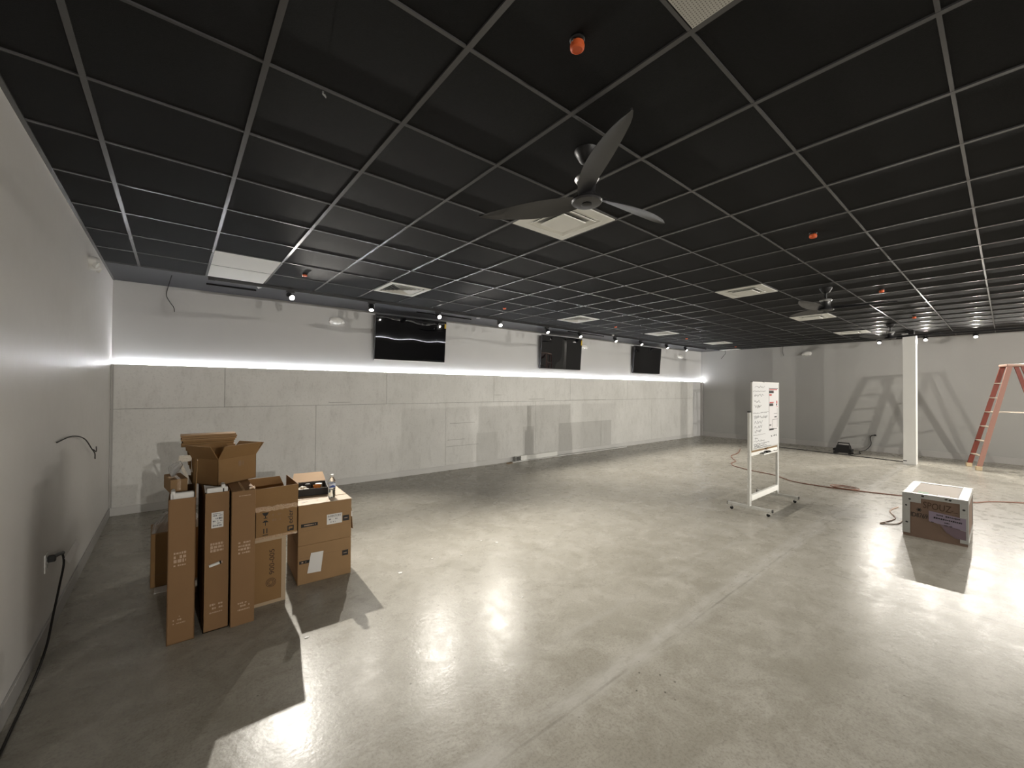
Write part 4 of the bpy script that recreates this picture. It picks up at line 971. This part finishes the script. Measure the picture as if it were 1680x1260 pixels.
# ================================================================== STEP LADDER
t = thing('step_ladder', 'red fibreglass step ladder standing open in front of the end wall', 'ladder', (13.365, -0.09, 0), R(17))
HT = 2.20
def rail(n, a, b, w1, m):
    """flat rail from a (foot) to b (top): w1 across y"""
    a, b = Vector(a), Vector(b); d = (b - a).normalized(); sy = Vector((0, 1, 0)); n1 = (sy - d * sy.dot(d)).normalized(); xx = Vector((1, 0, 0))
    pts = [a - n1 * w1 / 2, a + n1 * w1 / 2, b + n1 * w1 / 2, b - n1 * w1 / 2]
    return MB().prism([p - xx * 0.014 for p in pts], xx * 0.028).build(n, m, t)
yf, yr = 0.565, -0.66
rail('front_rail', (-0.265, yf, 0.03), (-0.16, 0.09, HT - 0.03), 0.075, RED_LIT)['label'] = 'near rail, its lit look put into a paler red'
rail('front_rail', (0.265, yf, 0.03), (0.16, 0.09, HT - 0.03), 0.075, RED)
rail('rear_rail', (-0.235, yr, 0.03), (-0.14, -0.09, HT - 0.03), 0.060, RED)
rail('rear_rail', (0.235, yr, 0.03), (0.14, -0.09, HT - 0.03), 0.060, RED)
for k in range(1, 7):
    z = 0.305 * k; u = (z - 0.03) / (HT - 0.06); y = yf + (0.09 - yf) * u; hx = 0.265 + (0.16 - 0.265) * u
    MB().box((-hx - 0.004, y - 0.043, z - 0.022), (hx + 0.004, y + 0.043, z), bev=0.003).build('step', LALU, t)
for k in (1, 3, 5):
    z = 0.305 * k + 0.1; u = (z - 0.03) / (HT - 0.06); y = yr + (-0.09 - yr) * u; hx = 0.235 + (0.14 - 0.235) * u
    MB().box((-hx, y - 0.012, z - 0.015), (hx, y + 0.012, z + 0.015)).build('rear_brace', LALU, t)
MB().box((-0.20, -0.14, HT - 0.035), (0.20, 0.14, HT + 0.012), bev=0.008).build('top_cap', mat('pale_red_cap', (0.42, 0.27, 0.21), 0.5), t)
for x, y in ((-0.265, yf), (0.265, yf), (-0.235, yr), (0.235, yr)):
    MB().box((x - 0.03, y - 0.045, 0.0), (x + 0.03, y + 0.045, 0.085), bev=0.006).build('foot', mat('tan_ladder_foot', (0.55, 0.43, 0.27), 0.5), t)
for x in (-0.20, 0.20):
    u = (1.25 - 0.03) / (HT - 0.06)
    MB().tube([(x, yf + (0.09 - yf) * u, 1.22), (x, 0.0, 1.222), (x, yr + (-0.09 - yr) * u, 1.22)], 0.004, 6).build('spreader', LALU, t)

# ================================================================== BY THE END WALL
t = thing('work_light', 'black boxy portable work light with handle on the floor by the end wall', 'work light', (13.53, 2.72, 0), R(-96))
MB().prism([(-0.17, -0.10, 0.03), (0.17, -0.10, 0.03), (0.13, -0.06, 0.22), (-0.13, -0.06, 0.22)], (0, 0.14, 0)).build('housing', BPLAS, t)
mb = MB(); mb.tube([(-0.12, 0.0, 0.21), (-0.12, 0.0, 0.275), (0.12, 0.0, 0.275), (0.12, 0.0, 0.21)], 0.014, 8); mb.build('handle', BPLAS, t)
mb = MB(); mb.box((-0.19, -0.12, 0), (-0.13, 0.08, 0.045), bev=0.008); mb.box((0.13, -0.12, 0), (0.19, 0.08, 0.045), bev=0.008); mb.box((-0.2, -0.10, 0.06), (-0.165, 0.04, 0.13), bev=0.008); mb.box((0.165, -0.10, 0.06), (0.2, 0.04, 0.13), bev=0.008); mb.build('base_frame', BPLAS, t)
t = thing('power_cable', 'black cord rising from the floor to a socket on the end wall', 'cord', (0, 0, 0))
MB().tube([(13.50, 2.50, 0.012), (13.75, 2.42, 0.010), (14.2, 2.52, 0.010), (14.45, 2.42, 0.05), (14.57, 2.34, 0.20), (14.585, 2.36, 0.36), (14.59, 2.33, 0.43), (14.60, 2.27, 0.445)], 0.009, 8, 8).build('cord', CORD, t, True)
MB().box((14.585, 2.235, 0.425), (14.619, 2.275, 0.465), bev=0.004).build('plug', BPLAS, t)
o = MB().tube([(13.44, 4.2, 0.010), (13.27, 3.1, 0.010), (13.12, 2.02, 0.010), (13.02, 1.53, 0.010)], 0.010, 8, 6).build('floor_cord', CORD); tag(o, 'straight dark cord on the floor running from under the work light to the column', 'cord')

# orange extension cord across the floor
t = thing('extension_cord', 'long orange extension cord snaking across the concrete behind whiteboard and crate', 'cord', (0, 0, 0))
pts = [(12.1, 4.70), (11.3, 4.45), (10.72, 4.37), (10.35, 4.20), (9.98, 3.98), (9.60, 3.92), (9.32, 3.74), (9.20, 3.55), (9.08, 3.35), (8.94, 2.86), (8.61, 2.47), (8.55, 2.05), (8.605, 1.68), (8.77, 1.11), (8.95, 0.70), (9.10, 0.33), (9.40, 0.15), (9.67, -0.16), (9.9, -0.6)]
MB().tube([(x, y, 0.008) for x, y in pts], 0.0085, 8, 6).build('cord', CORDO, t, True)
c = Vector((8.62, 1.72, 0)); mb = MB()
for k in range(2): mb.tube([(c.x + (0.10 + .03 * k) * math.cos(a * .5236), c.y + (0.16 + .03 * k) * math.sin(a * .5236), 0.024 + .014 * k) for a in range(13)], 0.0075, 8, 3)
mb.build('coil', CORDO, t, True)
mb = MB(); mb.tube([(7.9, 0.98, 0.008), (7.55, 1.02, 0.008), (7.2, 0.92, 0.008), (6.95, 0.95, 0.008), (6.75, 1.00, 0.008), (6.9, 0.86, 0.008), (7.3, 0.84, 0.008), (7.8, 0.80, 0.008), (8.3, 0.92, 0.008)], 0.006, 8, 6)
o = mb.build('thin_cord', mat('pale_orange_cord', (0.45, 0.30, 0.22), 0.5), None, True); tag(o, 'thin pale orange cord looped on the floor beside the crate', 'cord')

# white scraps on the concrete
rd = random.Random(2)
for i, (x, y, r_) in enumerate(((0.687, 2.937, .016), (1.565, 3.437, .022), (2.574, 3.618, .016), (2.671, 3.474, .016), (1.929, 3.528, .010), (2.195, 3.425, .010), (2.132, 2.437, .010))):
    pts = [(x + r_ * rd.uniform(.6, 1.1) * math.cos(q * 1.2566), y + r_ * rd.uniform(.6, 1.1) * math.sin(q * 1.2566), 0.0006) for q in range(5)]
    o = MB().prism(pts, (0, 0, 0.0025)).build('paper_scrap', PAPER)
    if i == 0: tag(o, 'white paper scrap at the tip of the light sliver in the box shadow', 'scrap', 'white scraps on the concrete floor')
    elif i == 1: tag(o, 'largest white paper scrap, on the floor right of the carton stack', 'scrap', 'white scraps on the concrete floor')
    else: tag(o, 'tiny white paper scrap in the open middle of the concrete floor', 'scrap', 'white scraps on the concrete floor')
